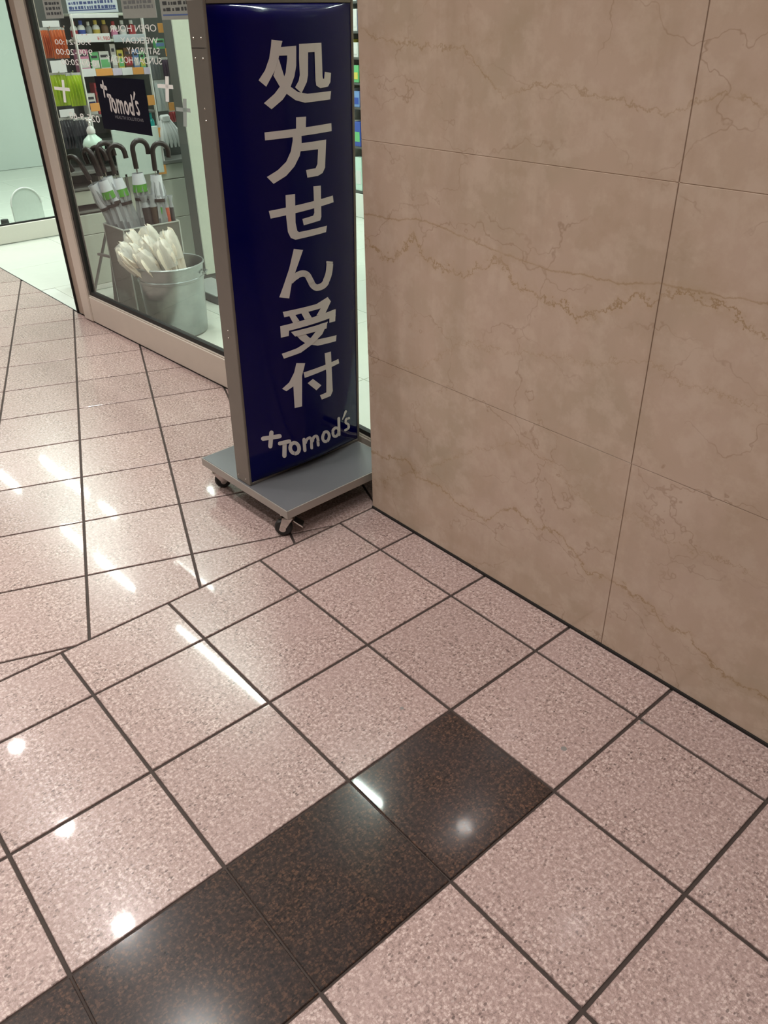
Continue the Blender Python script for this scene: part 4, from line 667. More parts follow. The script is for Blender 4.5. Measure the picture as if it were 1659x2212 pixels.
def caster(cx, cy, yaw, brake):
    c = bs((cx, cy, 0)); ca, sa = math.cos(yaw), math.sin(yaw)
    fn = lambda p: Vector((c.x + p.x * ca - p.y * sa, c.y + p.x * sa + p.y * ca, p.z))
    fork = MB(fn).box(-0.07, 0.07, -0.07, 0.07, 0.262, 0.284, 0.006)
    fork.lathe((0, 0, 0.225), [(0.055, 0), (0.06, 0.037)], 14)
    for s in (-1, 1):
        fork.add([(-0.055, s * 0.052, 0.225), (0.055, s * 0.052, 0.225), (0.10, s * 0.052, 0.08), (0.04, s * 0.052, 0.08),
                  (-0.055, s * 0.043, 0.225), (0.055, s * 0.043, 0.225), (0.10, s * 0.043, 0.08), (0.04, s * 0.043, 0.08)],
                 [(0, 1, 2, 3), (7, 6, 5, 4), (0, 4, 5, 1), (1, 5, 6, 2), (2, 6, 7, 3), (3, 7, 4, 0)])
    fork.box(-0.05, 0.05, -0.052, 0.052, 0.212, 0.228)
    k = fork.build('caster', MT['chrome'], sign)
    n = 22; V = []; F = []
    prof = [(0.03, -0.034), (0.078, -0.036), (0.092, -0.022), (0.094, 0.0), (0.092, 0.022), (0.078, 0.036), (0.03, 0.034)]
    for (r, yy) in prof:
        for q in range(n):
            a = 2 * math.pi * q / n; V.append((0.06 + r * math.cos(a), yy, 0.095 + r * math.sin(a)))
    for i in range(len(prof) - 1):
        for q in range(n): F.append((i * n + q, (i + 1) * n + q, (i + 1) * n + (q + 1) % n, i * n + (q + 1) % n))
    MB(fn).add(V, F).build('wheel', MT['rubber'], k, True)
    hub = MB(fn)
    for s in (-1, 1):
        hub.add([(0.06 + 0.035 * math.cos(2 * math.pi * q / 12), s * 0.055, 0.095 + 0.035 * math.sin(2 * math.pi * q / 12)) for q in range(12)] +
                [(0.06 + 0.035 * math.cos(2 * math.pi * q / 12), s * 0.030, 0.095 + 0.035 * math.sin(2 * math.pi * q / 12)) for q in range(12)],
                [tuple(range(12))] + [(q, (q + 1) % 12, 12 + (q + 1) % 12, 12 + q) for q in range(12)])
    hub.build('hub', MT['chrome'], k)
    if brake:
        MB(fn).add([(-0.06, -0.045, 0.20), (-0.06, 0.045, 0.20), (-0.15, 0.05, 0.14), (-0.15, -0.05, 0.14),
                    (-0.06, -0.045, 0.185), (-0.06, 0.045, 0.185), (-0.15, 0.05, 0.12), (-0.15, -0.05, 0.12)],
                   [(0, 1, 2, 3), (7, 6, 5, 4), (0, 4, 5, 1), (1, 5, 6, 2), (2, 6, 7, 3), (3, 7, 4, 0)]).build('brake_pedal', MT['chrome'], k)
caster(0.13, 0.10, 3.9, True)
caster(1.48, 0.10, 1.2, False)
caster(0.13, 1.40, 3.0, False)
caster(1.48, 1.40, 0.6, False)
# light box: four rails, back, curved acrylic face
fr = MB(sg)
fr.box(0, 0.03, -0.245, 0.0, SZ + 0.002, ZT, 0.006)
fr.box(AW - 0.03, AW, -0.245, 0.0, SZ + 0.002, ZT, 0.006)
fr.box(0.03, AW - 0.03, -0.245, 0.0, SZ + 0.002, SZ + 0.032, 0.004)
fr.box(0.03, AW - 0.03, -0.245, 0.0, ZT - 0.033, ZT, 0.004)
frame = fr.build('box_frame', MT['sign_alu'], sign); frame['label'] = 'satin aluminium box frame'
MB(sg).box(0.03, AW - 0.03, -0.235, -0.22, SZ + 0.032, ZT - 0.033).build('back_panel', MT['navy'], sign)
MB(sg).box(0.0, 0.0015, -0.235, -0.012, SZ + 3.95, SZ + 3.958).build('seam', MT['rubber'], frame)
def screw(d, z):
    n = 10; mb = MB(sg)
    V = [(-0.001, d + 0.0085 * math.cos(2 * math.pi * k / n), z + 0.0085 * math.sin(2 * math.pi * k / n)) for k in range(n)]
    V += [(-0.006, d + 0.005 * math.cos(2 * math.pi * k / n), z + 0.005 * math.sin(2 * math.pi * k / n)) for k in range(n)]
    mb.add(V, [tuple(n + k for k in range(n))] + [(k, (k + 1) % n, n + (k + 1) % n, n + k) for k in range(n)])
    mb.build('screw', MT['screw'], frame, True)
for d, z in ((-0.19, 4.40), (-0.075, 4.40), (-0.19, 4.26), (-0.075, 4.26), (-0.125, 3.90), (-0.125, 3.81), (-0.12, 2.02), (-0.12, 1.95), (-0.205, 0.44), (-0.065, 0.44)):
    screw(d, z)
NA, avals = 28, []
zv = [Z0, Z0 + .008, Z0 + .02, Z0 + .04, Z0 + .07, Z0 + .12] + [Z0 + .12 + (Z1 - Z0 - .24) * i / 10 for i in range(1, 10)] + [Z1 - .12, Z1 - .07, Z1 - .04, Z1 - .02, Z1 - .008, Z1]
V = []; F = []
for z in zv:
    for i in range(NA + 1):
        a = A0 - 0.002 + (A1 - A0 + 0.004) * i / NA
        V.append((a, -0.008 + bulge(a, z), z))
for j in range(len(zv) - 1):
    for i in range(NA):
        b = j * (NA + 1) + i; F.append((b, b + 1, b + NA + 2, b + NA + 1))
nb = len(V)
V += [(A0 - 0.002, -0.03, Z0), (A1 + 0.002, -0.03, Z0), (A1 + 0.002, -0.03, Z1), (A0 - 0.002, -0.03, Z1)]
F.append((nb + 3, nb + 2, nb + 1, nb))
face = MB(sg).add(V, F).build('face_panel', MT['blue'], sign, True); face['label'] = 'domed dark blue acrylic face'
def drape(polys, name, lab, lift=0.0025):
    bm = bmesh.new()
    ly = bm.verts.layers.float.new('lift')
    for ip, pl in enumerate(polys):
        vsx = [bm.verts.new((p[0], 0, p[1])) for p in pl]
        for q in vsx: q[ly] = 0.0007 * (ip % 9)      # strokes lie in thin layers where they cross
        try: bm.faces.new(vsx)
        except ValueError: pass
    bm.normal_update()
    bmesh.ops.triangulate(bm, faces=bm.faces[:])
    for i in range(1, 26):
        bmesh.ops.bisect_plane(bm, geom=bm.verts[:] + bm.edges[:] + bm.faces[:], plane_co=(A0 + (A1 - A0) * i / 26, 0, 0), plane_no=(1, 0, 0), dist=1e-6)
    for z in (0.53, 4.5):
        pass
    bm.normal_update()
    bm.verts.index_update()
    V = []
    for v in bm.verts:
        a, z = v.co.x, v.co.z
        V.append((a, -0.008 + bulge(a, z) + lift + v[ly], z))
    F = []
    for f_ in bm.faces:
        idx = [v.index for v in f_.verts]
        if f_.normal.y > 0: idx = idx[::-1]
        F.append(tuple(idx))
    bm.free()
    o = MB(sg).add(V, F).build(name, MT['letter'], face, True); o['label'] = lab
for k in 'abcdef':
    drape(GLYPH[k], 'character', 'pale grey Japanese character')
drape(GLYPH['logo'], 'logo', 'pale grey rounded logo lettering with a plus sign')

# ================================================================== things on the shop glass
def sheet(name, s0, s1, z0, z1, mat, label, cat, off, group=None):
    o = MB(sf).box(s0, s1, off, off + 0.004, z0, z1).build(name, mat)
    return tag(o, label, cat, group)
nv = sheet('door_sign', 1.945, 3.335, 3.245, 3.90, MT['navy'], 'navy rectangular sign with white logo stuck on the shop glass', 'sign', 0.0505)
lg = GLYPH['logo']; la = [p[0] for q in lg for p in q]; lz = [p[1] for q in lg for p in q]
a0, a1, z0, z1 = min(la), max(la), min(lz), max(lz)
mb = MB()
for q in lg:
    mb.add([sf((2.08 + (p[0] - a0) / (a1 - a0) * 1.02, 0.0490, 3.46 + (p[1] - z0) / (z1 - z0) * 0.40)) for p in q], [tuple(range(len(q)))])
mb.build('logo', MT['letter'], nv)
Vt, Ft = text_faces('HEALTH SOLUTIONS', 0.062)
wt = max(p[0] for p in Vt)
MT['dim_letter'] = pm('dim_grey_film', (0.20, 0.20, 0.22), 0.5)
mb = MB(); mb.add([sf((2.36 + p[0] / wt * 0.80, 0.0490, 3.40 + p[1] * 0.9)) for p in Vt], Ft); mb.build('lettering', MT['dim_letter'], nv)

def notice(s0, s1, z0, z1, mat, label, lines, ink, off=0.088, band=None):
    o = sheet('notice_paper', s0, s1, z0, z1, mat, label, 'notice', off)
    mb = MB()
    random.seed(int(s0 * 100))
    for z in lines:
        x = s0 + 0.06
        while x < s1 - 0.08:
            w_ = random.uniform(0.03, 0.10); h_ = random.uniform(0.028, 0.038)
            w_ = min(w_, s1 - 0.05 - x)
            mb.add([sf((x, off - 0.0012, z)), sf((x + w_, off - 0.0012, z)), sf((x + w_, off - 0.0012, z + h_)), sf((x, off - 0.0012, z + h_))], [(0, 1, 2, 3)])
            x += w_ + random.uniform(0.012, 0.04)
    mb.build('print', ink, o)
    if band:
        mb = MB(); mb.add([sf((s0 + 0.04, off - 0.0014, band)), sf((s1 - 0.04, off - 0.0014, band)), sf((s1 - 0.04, off - 0.0014, band + 0.014)), sf((s0 + 0.04, off - 0.0014, band + 0.014))], [(0, 1, 2, 3)])
        mb.build('border', MT['ink_blue'], o)
    return o
notice(0.66, 1.26, 4.585, 5.25, MT['paper_grey'], 'grey back of a printed notice taped at the left of the shop glass', [4.63, 4.69, 4.75, 4.81, 4.9, 4.97, 5.05], MT['ink'])
notice(1.43, 2.89, 4.635, 5.25, MT['paper'], 'wide bluish white printed notice taped high on the shop glass', [4.68, 4.735, 4.79, 4.86, 4.93], MT['ink_blue'], band=4.662)
notice(3.00, 3.84, 4.56, 5.25, MT['paper_grey'], 'grey sheet with a framed stamp taped between two notices', [4.66, 4.71, 4.78], MT['dim_letter'])
notice(3.95, 5.1, 4.535, 5.25, MT['paper_grey'], 'grey printed notice with a blue border line beside the blue sign', [4.62, 4.68, 4.75, 4.82], MT['ink'], band=4.575)

# ================================================================== shelf seen through the shop glass
XS = -9.70            # front plane of the shelf, facing +X
MT['shelf_pale'] = pm('pale_shelf_board', (0.56, 0.60, 0.52), 0.5, var=0.03)
MT['shelf_dark'] = pm('dark_shelf_back', (0.075, 0.080, 0.075), 0.6, var=0.2, scale=10)
MT['shelf_grey'] = pm('grey_shelf_edge', (0.20, 0.205, 0.19), 0.5)
MT['orange_tag'] = pm('orange_price_card', (0.80, 0.38, 0.10), 0.6, var=0.05)
MT['white_tag'] = pm('white_price_card', (0.78, 0.80, 0.82), 0.6, var=0.03)
MT['lilac_tag'] = pm('lilac_price_card', (0.66, 0.60, 0.76), 0.6, var=0.08)
shelf = thing('shop_shelf', (-10.15, 2.72, 0), 'tall merchandise shelf with price rails behind the shop glass', 'shelf')
MB().box(-10.20, XS + 0.02, 1.37, 1.45, 0.0, 5.6, 0.01).build('side_panel', MT['white_paint'], shelf)
MB().box(-10.35, -10.25, 1.452, 4.45, 0.0, 5.6).build('back_panel', MT['shelf_dark'], shelf)
MB().box(-10.245, XS, 1.452, 4.45, 0.0, 0.10, 0.008).build('plinth', MT['white_paint'], shelf)
for y0, y1, z0, z1 in ((1.456, 2.24, 0.105, 1.05), (1.456, 2.24, 1.06, 1.42), (1.456, 2.24, 1.60, 1.84), (2.25, 3.35, 0.105, 2.04), (3.36, 4.45, 0.105, 1.10), (3.36, 4.45, 1.11, 1.83), (3.36, 4.45, 1.845, 2.12)):
    MB().box(-10.23, XS, y0, y1, z0, z1, 0.008).build('drawer_front', MT['shelf_pale'], shelf)
MB().box(-10.24, XS + 0.05, 1.456, 4.45, 2.13, 2.19, 0.006).build('shelf_board', MT['shelf_grey'], shelf)
MB().box(-10.24, XS + 0.02, 1.456, 2.24, 1.86, 1.90, 0.006).build('shelf_board', MT['shelf_grey'], shelf)
MB().box(-10.24, XS - 0.02, 1.456, 2.24, 1.45, 1.49, 0.006).build('shelf_board', MT['shelf_grey'], shelf)
for z in (3.71, 4.235, 4.63):
    MB().box(-10.24, XS - 0.02, 2.26, 3.56, z, z + 0.04, 0.004).build('shelf_board', MT['shelf_pale'], shelf)
for z in (3.05, 2.60):
    MB().box(-10.24, XS - 0.02, 2.26, 3.56, z, z + 0.04, 0.004).build('shelf_board', MT['shelf_grey'], shelf)
for y in (2.25, 3.565):
    MB().box(XS - 0.05, XS + 0.02, y - 0.012, y + 0.012, 2.19, 5.6).build('divider_strip', MT['vinyl'], shelf)
def rail(y0, y1, z0, z1, mat, name='price_card', x=XS):
    return MB().box(x, x + 0.012, y0, y1, z0, z1, 0.002).build(name, mat, shelf)
r1 = rail(2.27, 2.885, 4.235, 4.365, MT['white_tag'])
rail(2.95, 3.55, 4.225, 4.34, MT['paper'])
rail(2.26, 2.50, 3.71, 3.835, MT['white_tag']); rail(2.505, 2.82, 3.71, 3.825, MT['orange_tag']); rail(2.825, 3.0, 3.705, 3.82, MT['lilac_tag'])
rail(3.005, 3.21, 3.70, 3.82, MT['white_tag']); rail(3.215, 3.43, 3.70, 3.815, MT['orange_tag']); rail(3.435, 3.555, 3.695, 3.805, MT['lilac_tag'])
rail(2.22, 3.11, 4.60, 4.655, MT['white_tag'])
for y0, y1, z0, z1, m_ in ((1.70, 1.99, 4.48, 4.57, 'white_tag'), (1.69, 1.96, 3.80, 3.985, 'white_tag'), (1.67, 1.94, 3.11, 3.23, 'white_tag'),
                           (2.255, 2.43, 3.16, 3.29, 'orange_tag'), (3.39, 3.53, 3.18, 3.35, 'orange_tag'), (3.40, 3.59, 2.62, 2.79, 'orange_tag'),
                           (3.82, 3.98, 4.35, 4.50, 'orange_tag'), (3.90, 3.99, 3.97, 4.10, 'orange_tag'), (3.81, 3.99, 3.06, 3.20, 'orange_tag'), (3.35, 3.55, 1.96, 2.125, 'orange_tag')):
    rail(y0, y1, z0, z1, MT[m_], x=XS + 0.06)
def price(sx, y, z, size, mat, parent, x):
    Vp, Fp = text_faces(sx, size)
    MB().add([(x, y + p[0], z + p[1]) for p in Vp], Fp).build('price_print', mat, parent)
price('\u00a51,980', 2.64, 4.262, 0.085, MT['ink_red'], r1, XS + 0.0135)
for y in (2.36, 2.44): price('-', y, 4.33, 0.10, MT['ink_red'], r1, XS + 0.0135)
# long hooks for the hanging bags
for y in (1.80, 2.05):
    for z in (4.47, 3.80, 3.10):
        MB().tube([(-10.24, y, z), (-9.62, y, z), (-9.60, y, z + 0.02)], 0.011, 6).build('hook', MT['chrome'], shelf)

def cmat(name, c, r=0.35, **k): 
    if name not in MT: MT[name] = pm(name, c, r, **k)
    return MT[name]

# ---- goods on the shelf
def pouch(y0, y1, z0, z1, mat, label, group, x=-9.72, th=0.085, sealmat=None, ribs=5):
    o = thing('hanging_pouch', (x, (y0 + y1) / 2, z0), label, 'bag', group)
    nx, nz = 26, 8; V = []; F = []
    for s in (1, -1):
        b = len(V)
        for j in range(nz + 1):
            for i in range(nx + 1):
                u, v = i / nx, j / nz
                e = (math.sin(math.pi * u) ** 0.6) * (math.sin(math.pi * min(1, v * 1.08)) ** 0.5 if v * 1.08 < 1 else 0.02)
                d = th * e * (0.62 + 0.38 * math.cos(2 * math.pi * ribs * u + 3 * v)) + 0.003
                V.append((x + s * d, y0 + (y1 - y0) * u, z0 + (z1 - z0) * v))
        for j in range(nz):
            for i in range(nx):
                q = b + j * (nx + 1) + i
                F.append((q, q + 1, q + nx + 2, q + nx + 1) if s == 1 else (q + nx + 1, q + nx + 2, q + 1, q))
    MB().add(V, F).build('bag', mat, o, True)
    MB().box(x - 0.005, x + 0.005, y0, y1, z1 - 0.01, z1 + 0.035).build('header_seal', sealmat or mat, o)
    return o
ORA = cmat('orange_film', (0.55, 0.125, 0.035), 0.22); GRN = cmat('lime_film', (0.36, 0.52, 0.015), 0.22); DRK = cmat('charcoal_film', (0.045, 0.050, 0.060), 0.25)
CLR = cmat('clear_seal', (0.55, 0.57, 0.56), 0.3)
pouch(1.655, 1.81, 4.02, 4.44, ORA, 'narrow orange bag hanging at the left end of the shelf', 'orange bags on the shelf', sealmat=CLR)
pouch(1.82, 2.09, 4.01, 4.44, ORA, 'wide orange bag hanging beside the narrow orange bag', 'orange bags on the shelf', sealmat=CLR)
pouch(1.65, 1.945, 3.28, 3.77, GRN, 'lime green bag hanging at the left, below the orange bags', 'lime green bags on the shelf', sealmat=CLR)
pouch(1.95, 2.225, 3.26, 3.75, GRN, 'lime green bag hanging on the right, next to the white divider', 'lime green bags on the shelf', sealmat=CLR)
pouch(1.665, 1.92, 2.58, 3.06, DRK, 'charcoal bag hanging at the left, below the lime green bags', 'charcoal bags on the shelf', sealmat=CLR)
pouch(1.925, 2.235, 2.53, 3.04, DRK, 'charcoal bag hanging behind the pump bottle', 'charcoal bags on the shelf', sealmat=CLR)

def bottle(y, z0, h, r, body, cap, label, x=-9.85, lab=None, name='bottle', group='small bottles on the upper shelf'):
    o = thing(name, (x, y, z0), label, 'bottle', group)
    MB().lathe((x, y, z0), [(r * 0.92, 0), (r, 0.02), (r, h * 0.62), (r * 0.75, h * 0.72), (r * 0.4, h * 0.76), (r * 0.4, h * 0.80)], 16).build('body', body, o, True)
    MB().lathe((x, y, z0 + h * 0.78), [(r * 0.5, 0), (r * 0.5, h * 0.2), (r * 0.42, h * 0.22)], 14).build('cap', cap, o, True)
    if lab: MB().lathe((x, y, z0 + h * 0.15), [(r * 1.015, 0), (r * 1.015, h * 0.36)], 16, cap=False).build('label_wrap', lab, o, True)
    return o
WHT = cmat('white_plastic', (0.72, 0.74, 0.72), 0.35); BLU = cmat('blue_plastic', (0.05, 0.10, 0.42), 0.3); YEL = cmat('yellow_plastic', (0.60, 0.48, 0.10), 0.35)
RED = cmat('red_plastic', (0.42, 0.05, 0.06), 0.35); TEA = cmat('teal_plastic', (0.02, 0.42, 0.40), 0.25); PNK = cmat('pink_card', (0.68, 0.25, 0.42), 0.4); GCD = cmat('green_card', (0.16, 0.52, 0.22), 0.4)
BCD = cmat('bluish_card', (0.18, 0.32, 0.62), 0.4); YCD = cmat('yellow_card', (0.68, 0.60, 0.12), 0.4); FOI = cmat('silver_foil', (0.66, 0.70, 0.74), 0.25, metal=0.7); BRN = cmat('brown_card', (0.16, 0.09, 0.05), 0.5); GRY = cmat('grey_plastic', (0.30, 0.33, 0.33), 0.4)
z = 4.277
bottle(2.31, z, 0.28, 0.062, WHT, RED, 'white bottle with red cap on the upper shelf', lab=RED)
bottle(2.45, z, 0.29, 0.066, WHT, BLU, 'white bottle with blue cap and label on the upper shelf', lab=BLU)
bottle(2.585, z, 0.27, 0.055, GRY, WHT, 'grey bottle with white cap on the upper shelf')
bottle(2.72, z, 0.29, 0.066, WHT, YEL, 'white bottle with yellow cap and label on the upper shelf', lab=YEL)
bottle(2.88, z, 0.29, 0.066, BRN, YEL, 'brown bottle with yellow cap on the upper shelf')
bottle(3.05, z, 0.27, 0.066, WHT, RED, 'short white bottle beside the brown bottle', lab=PNK)
bottle(3.22, z, 0.28, 0.066, GRY, WHT, 'grey bottle with pale label on the upper shelf', lab=WHT)
bottle(3.40, z, 0.28, 0.066, RED, WHT, 'red bottle with white cap on the upper shelf')
bottle(3.47, 2.645, 0.40, 0.062, TEA, TEA, 'teal bottle on the middle shelf beside the navy sign', x=-9.80, group='bottles on the middle shelf')
def carton(y0, y1, z0, z1, mat, band, label, x=-9.78, d=0.22, group='cartons on the middle shelf', name='carton'):
    o = thing(name, (x, (y0 + y1) / 2, z0), label, 'box', group)
    MB().box(x - d, x, y0, y1, z0, z1, 0.004).build('box', mat, o)
    MB().box(x + 0.0002, x + 0.0025, y0 + 0.012, y1 - 0.012, z0 + (z1 - z0) * 0.25, z0 + (z1 - z0) * 0.62).build('front_label', band, o)
    MB().box(x + 0.0002, x + 0.0025, y0 + 0.02, y1 - 0.03, z0 + (z1 - z0) * 0.72, z0 + (z1 - z0) * 0.84).build('title_strip', MT['ink'], o)
    return o
z = 3.752
carton(2.275, 2.46, z, 4.13, PNK, WHT, 'pink and white carton at the left of the middle shelf')
carton(2.485, 2.645, z, 4.08, GCD, WHT, 'green carton with white label next to the pink carton')
carton(2.66, 2.845, z, 4.09, WHT, GCD, 'white carton with green label on the middle shelf')
carton(2.885, 2.99, z, 4.20, FOI, WHT, 'tall silver foil packet on the middle shelf')
carton(3.005, 3.12, z, 4.10, YCD, GCD, 'yellow carton with green label on the middle shelf')
carton(3.14, 3.285, z, 4.13, BRN, RED, 'dark carton with red label on the middle shelf')
carton(3.305, 3.42, z, 4.10, BCD, WHT, 'blue carton with white label on the middle shelf')
carton(3.435, 3.54, z, 4.06, GCD, YCD, 'small green carton with yellow label on the middle shelf')
z = 3.092
carton(2.275, 2.44, z, 3.44, WHT, cmat('navy_card', (0.02, 0.03, 0.12), 0.4), 'white carton with navy label on the lower shelf', group='cartons on the lower shelf')
carton(2.46, 2.62, z, 3.60, RED, BRN, 'dark red carton on the lower shelf', group='cartons on the lower shelf')
carton(2.64, 2.86, z, 3.55, BRN, GRY, 'brown carton with grey label on the lower shelf', group='cartons on the lower shelf')
carton(2.88, 3.12, z, 3.58, GRY, WHT, 'grey carton with white label on the lower shelf', group='cartons on the lower shelf')
carton(3.15, 3.36, z, 3.50, GCD, BRN, 'green carton with brown label on the lower shelf', group='cartons on the lower shelf')
# right-hand bay
carton(3.77, 3.96, 4.09, 4.25, GCD, BCD, 'small green and blue carton in the right bay of the shelf', group=None, x=-9.74, d=0.1)
def hangpack(y0, y1, z0, z1, mat, label, x=-9.70):
    return pouch(y0, y1, z0, z1, mat, label, 'packs hanging in the right bay', x=x, th=0.045, sealmat=CLR, ribs=3)
hangpack(3.59, 3.765, 3.60, 3.95, cmat('smoke_film', (0.14, 0.16, 0.17), 0.3), 'smoke grey pack hanging at the top of the right bay')
hangpack(3.60, 3.83, 3.06, 3.55, cmat('clear_blister', (0.50, 0.56, 0.56), 0.25), 'clear blister pack hanging in the middle of the right bay')
hangpack(3.83, 3.985, 2.85, 3.04, RED, 'small dark red pack hanging above the white gloves', x=-9.72)
hangpack(3.85, 3.99, 3.62, 3.92, cmat('plum_film', (0.07, 0.045, 0.08), 0.3), 'plum coloured pack hanging beside the grey pillar', x=-9.74)
gl = thing('white_gloves', (-9.66, 3.76, 2.40), 'bunch of white cloth gloves hanging in the right bay', 'gloves')
GLV = cmat('white_cloth', (0.70, 0.74, 0.74), 0.8, bump=0.3)
MB().box(-9.72, -9.62, 3.60, 3.80, 2.86, 3.0, 0.03).build('cuff', GLV, gl, True)
for k in range(6):
    ya = 3.61 + 0.035 * k; yb = 3.56 + 0.085 * k
    MB().tube([(-9.67, ya, 2.9), (-9.63, (ya + yb) / 2, 2.72), (-9.62, yb, 2.54), (-9.63, yb + 0.01, 2.42)], [0.03, 0.045, 0.045, 0.02], 8).build('glove', GLV, gl, True)

# pump bottle on its tripod stand
st = thing('sanitizer_stand', (-8.78, 1.83, 0), 'grey tripod stand inside the shop glass holding the pump bottle', 'stand')
GST = cmat('grey_stand_metal', (0.13, 0.125, 0.115), 0.5)
MB().lathe((-8.78, 1.83, 2.60), [(0.20, 0), (0.21, 0.03), (0.19, 0.035)], 20).build('tray', GST, st, True)
MB().tube([(-8.78, 1.83, 1.25), (-8.78, 1.83, 2.60)], 0.035, 10).build('pole', GST, st, True)
for dx, dy in ((-0.45, -0.42), (0.35, -0.30), (-0.15, 0.5)):
    MB().obox((-8.78, 1.83, 1.45), (-8.78 + dx, 1.83 + dy, 0.012), 0.075, 0.03).build('leg', GST, st)
MB().obox((-9.00, 1.60, 0.85), (-8.60, 1.68, 0.85), 0.05, 0.04).build('brace', GST, st)
pb = thing('pump_bottle', (-8.78, 1.83, 2.635), 'mint white sanitizer pump bottle behind the shop glass', 'bottle')
MNT = cmat('mint_plastic', (0.60, 0.80, 0.70), 0.25)
MB().lathe((-8.78, 1.83, 2.636), [(0.165, 0), (0.18, 0.02), (0.18, 0.10), (0.15, 0.17), (0.075, 0.235), (0.06, 0.26)], 20).build('body', MNT, pb, True)
MB().lathe((-8.78, 1.83, 2.90), [(0.07, 0), (0.075, 0.05), (0.05, 0.10), (0.025, 0.12), (0.025, 0.19)], 16).build('collar', WHT, pb, True)
MB().box(-8.83, -8.74, 1.79, 1.87, 3.085, 3.125, 0.012).build('pump_head', WHT, pb)
MB().tube([(-8.78, 1.83, 3.105), (-8.65, 1.78, 3.10), (-8.62, 1.77, 3.07)], 0.013, 8).build('spout', WHT, pb, True)

# pale board on an easel behind the umbrellas
bdp = thing('display_board', (-9.25, 2.95, 0), 'pale mint display board standing behind the umbrellas', 'board')
MB().box(-9.33, -9.29, 2.42, 3.34, 2.05, 2.86, 0.006).build('board', cmat('mint_board', (0.62, 0.74, 0.70), 0.4), bdp)
for y in (2.55, 3.2):
    MB().obox((-9.31, y, 2.1), (-9.31, y, 0.0), 0.04, 0.04, up=(0, 1, 0)).build('leg', GST, bdp)

# ================================================================== umbrellas in the clear bin
ACR = glass_mat('clear_acrylic', (0.74, 0.76, 0.73), 0.06, 1.40, 0.42, (0.36, 0.36, 0.33))
ACS = glass_mat('smoky_acrylic', (0.70, 0.72, 0.69), 0.08, 1.40, 0.72, (0.27, 0.265, 0.245))
ACE = pm('acrylic_edge', (0.62, 0.66, 0.62), 0.25, trans=0.25)
BX0, BX1, BY0, BY1, BZ = -8.10, -7.32, 1.46, 2.50, 1.55
bin_ = thing('umbrella_bin', (-7.71, 1.98, 0), 'tall clear acrylic bin full of umbrellas beside the metal bucket', 'bin')
MB().box(BX0, BX1, BY0, BY0 + 0.02, 0.03, BZ).build('side', ACS, bin_)
MB().box(BX0, BX1, BY1 - 0.02, BY1, 0.03, BZ).build('side', ACR, bin_)
MB().box(BX0, BX0 + 0.02, BY0 + 0.021, BY1 - 0.021, 0.03, BZ).build('side', ACR, bin_)
MB().box(BX1 - 0.02, BX1, BY0 + 0.021, BY1 - 0.021, 0.03, BZ).build('side', ACR, bin_)
MB().box(BX0, BX1, BY0, BY1, 0.0, 0.03).build('bottom', MT['shelf_grey'], bin_)
rim = MB(); 
for a, b in (((BX0, BY0), (BX1, BY0)), ((BX1, BY0), (BX1, BY1)), ((BX1, BY1), (BX0, BY1)), ((BX0, BY1), (BX0, BY0))):
    rim.obox((*a, BZ + 0.008), (*b, BZ + 0.008), 0.026, 0.018)
rim.build('rim', ACE, bin_)
for x, y in ((BX0, BY0), (BX1, BY0), (BX1, BY1), (BX0, BY1)):
    MB().obox((x, y, 0.03), (x, y, BZ), 0.02, 0.02, up=(0, 1, 0)).build('corner_strip', ACE, bin_)
MT['vinyl_clear'] = pm('clear_vinyl', (0.46, 0.49, 0.52), 0.22, trans=0.35, var=0.15, scale=25)
HND = cmat('brown_black_handle', (0.030, 0.020, 0.020), 0.35)
TAGW = cmat('tag_white', (0.66, 0.70, 0.76), 0.5); TAGG = cmat('tag_green', (0.10, 0.33, 0.04), 0.5)
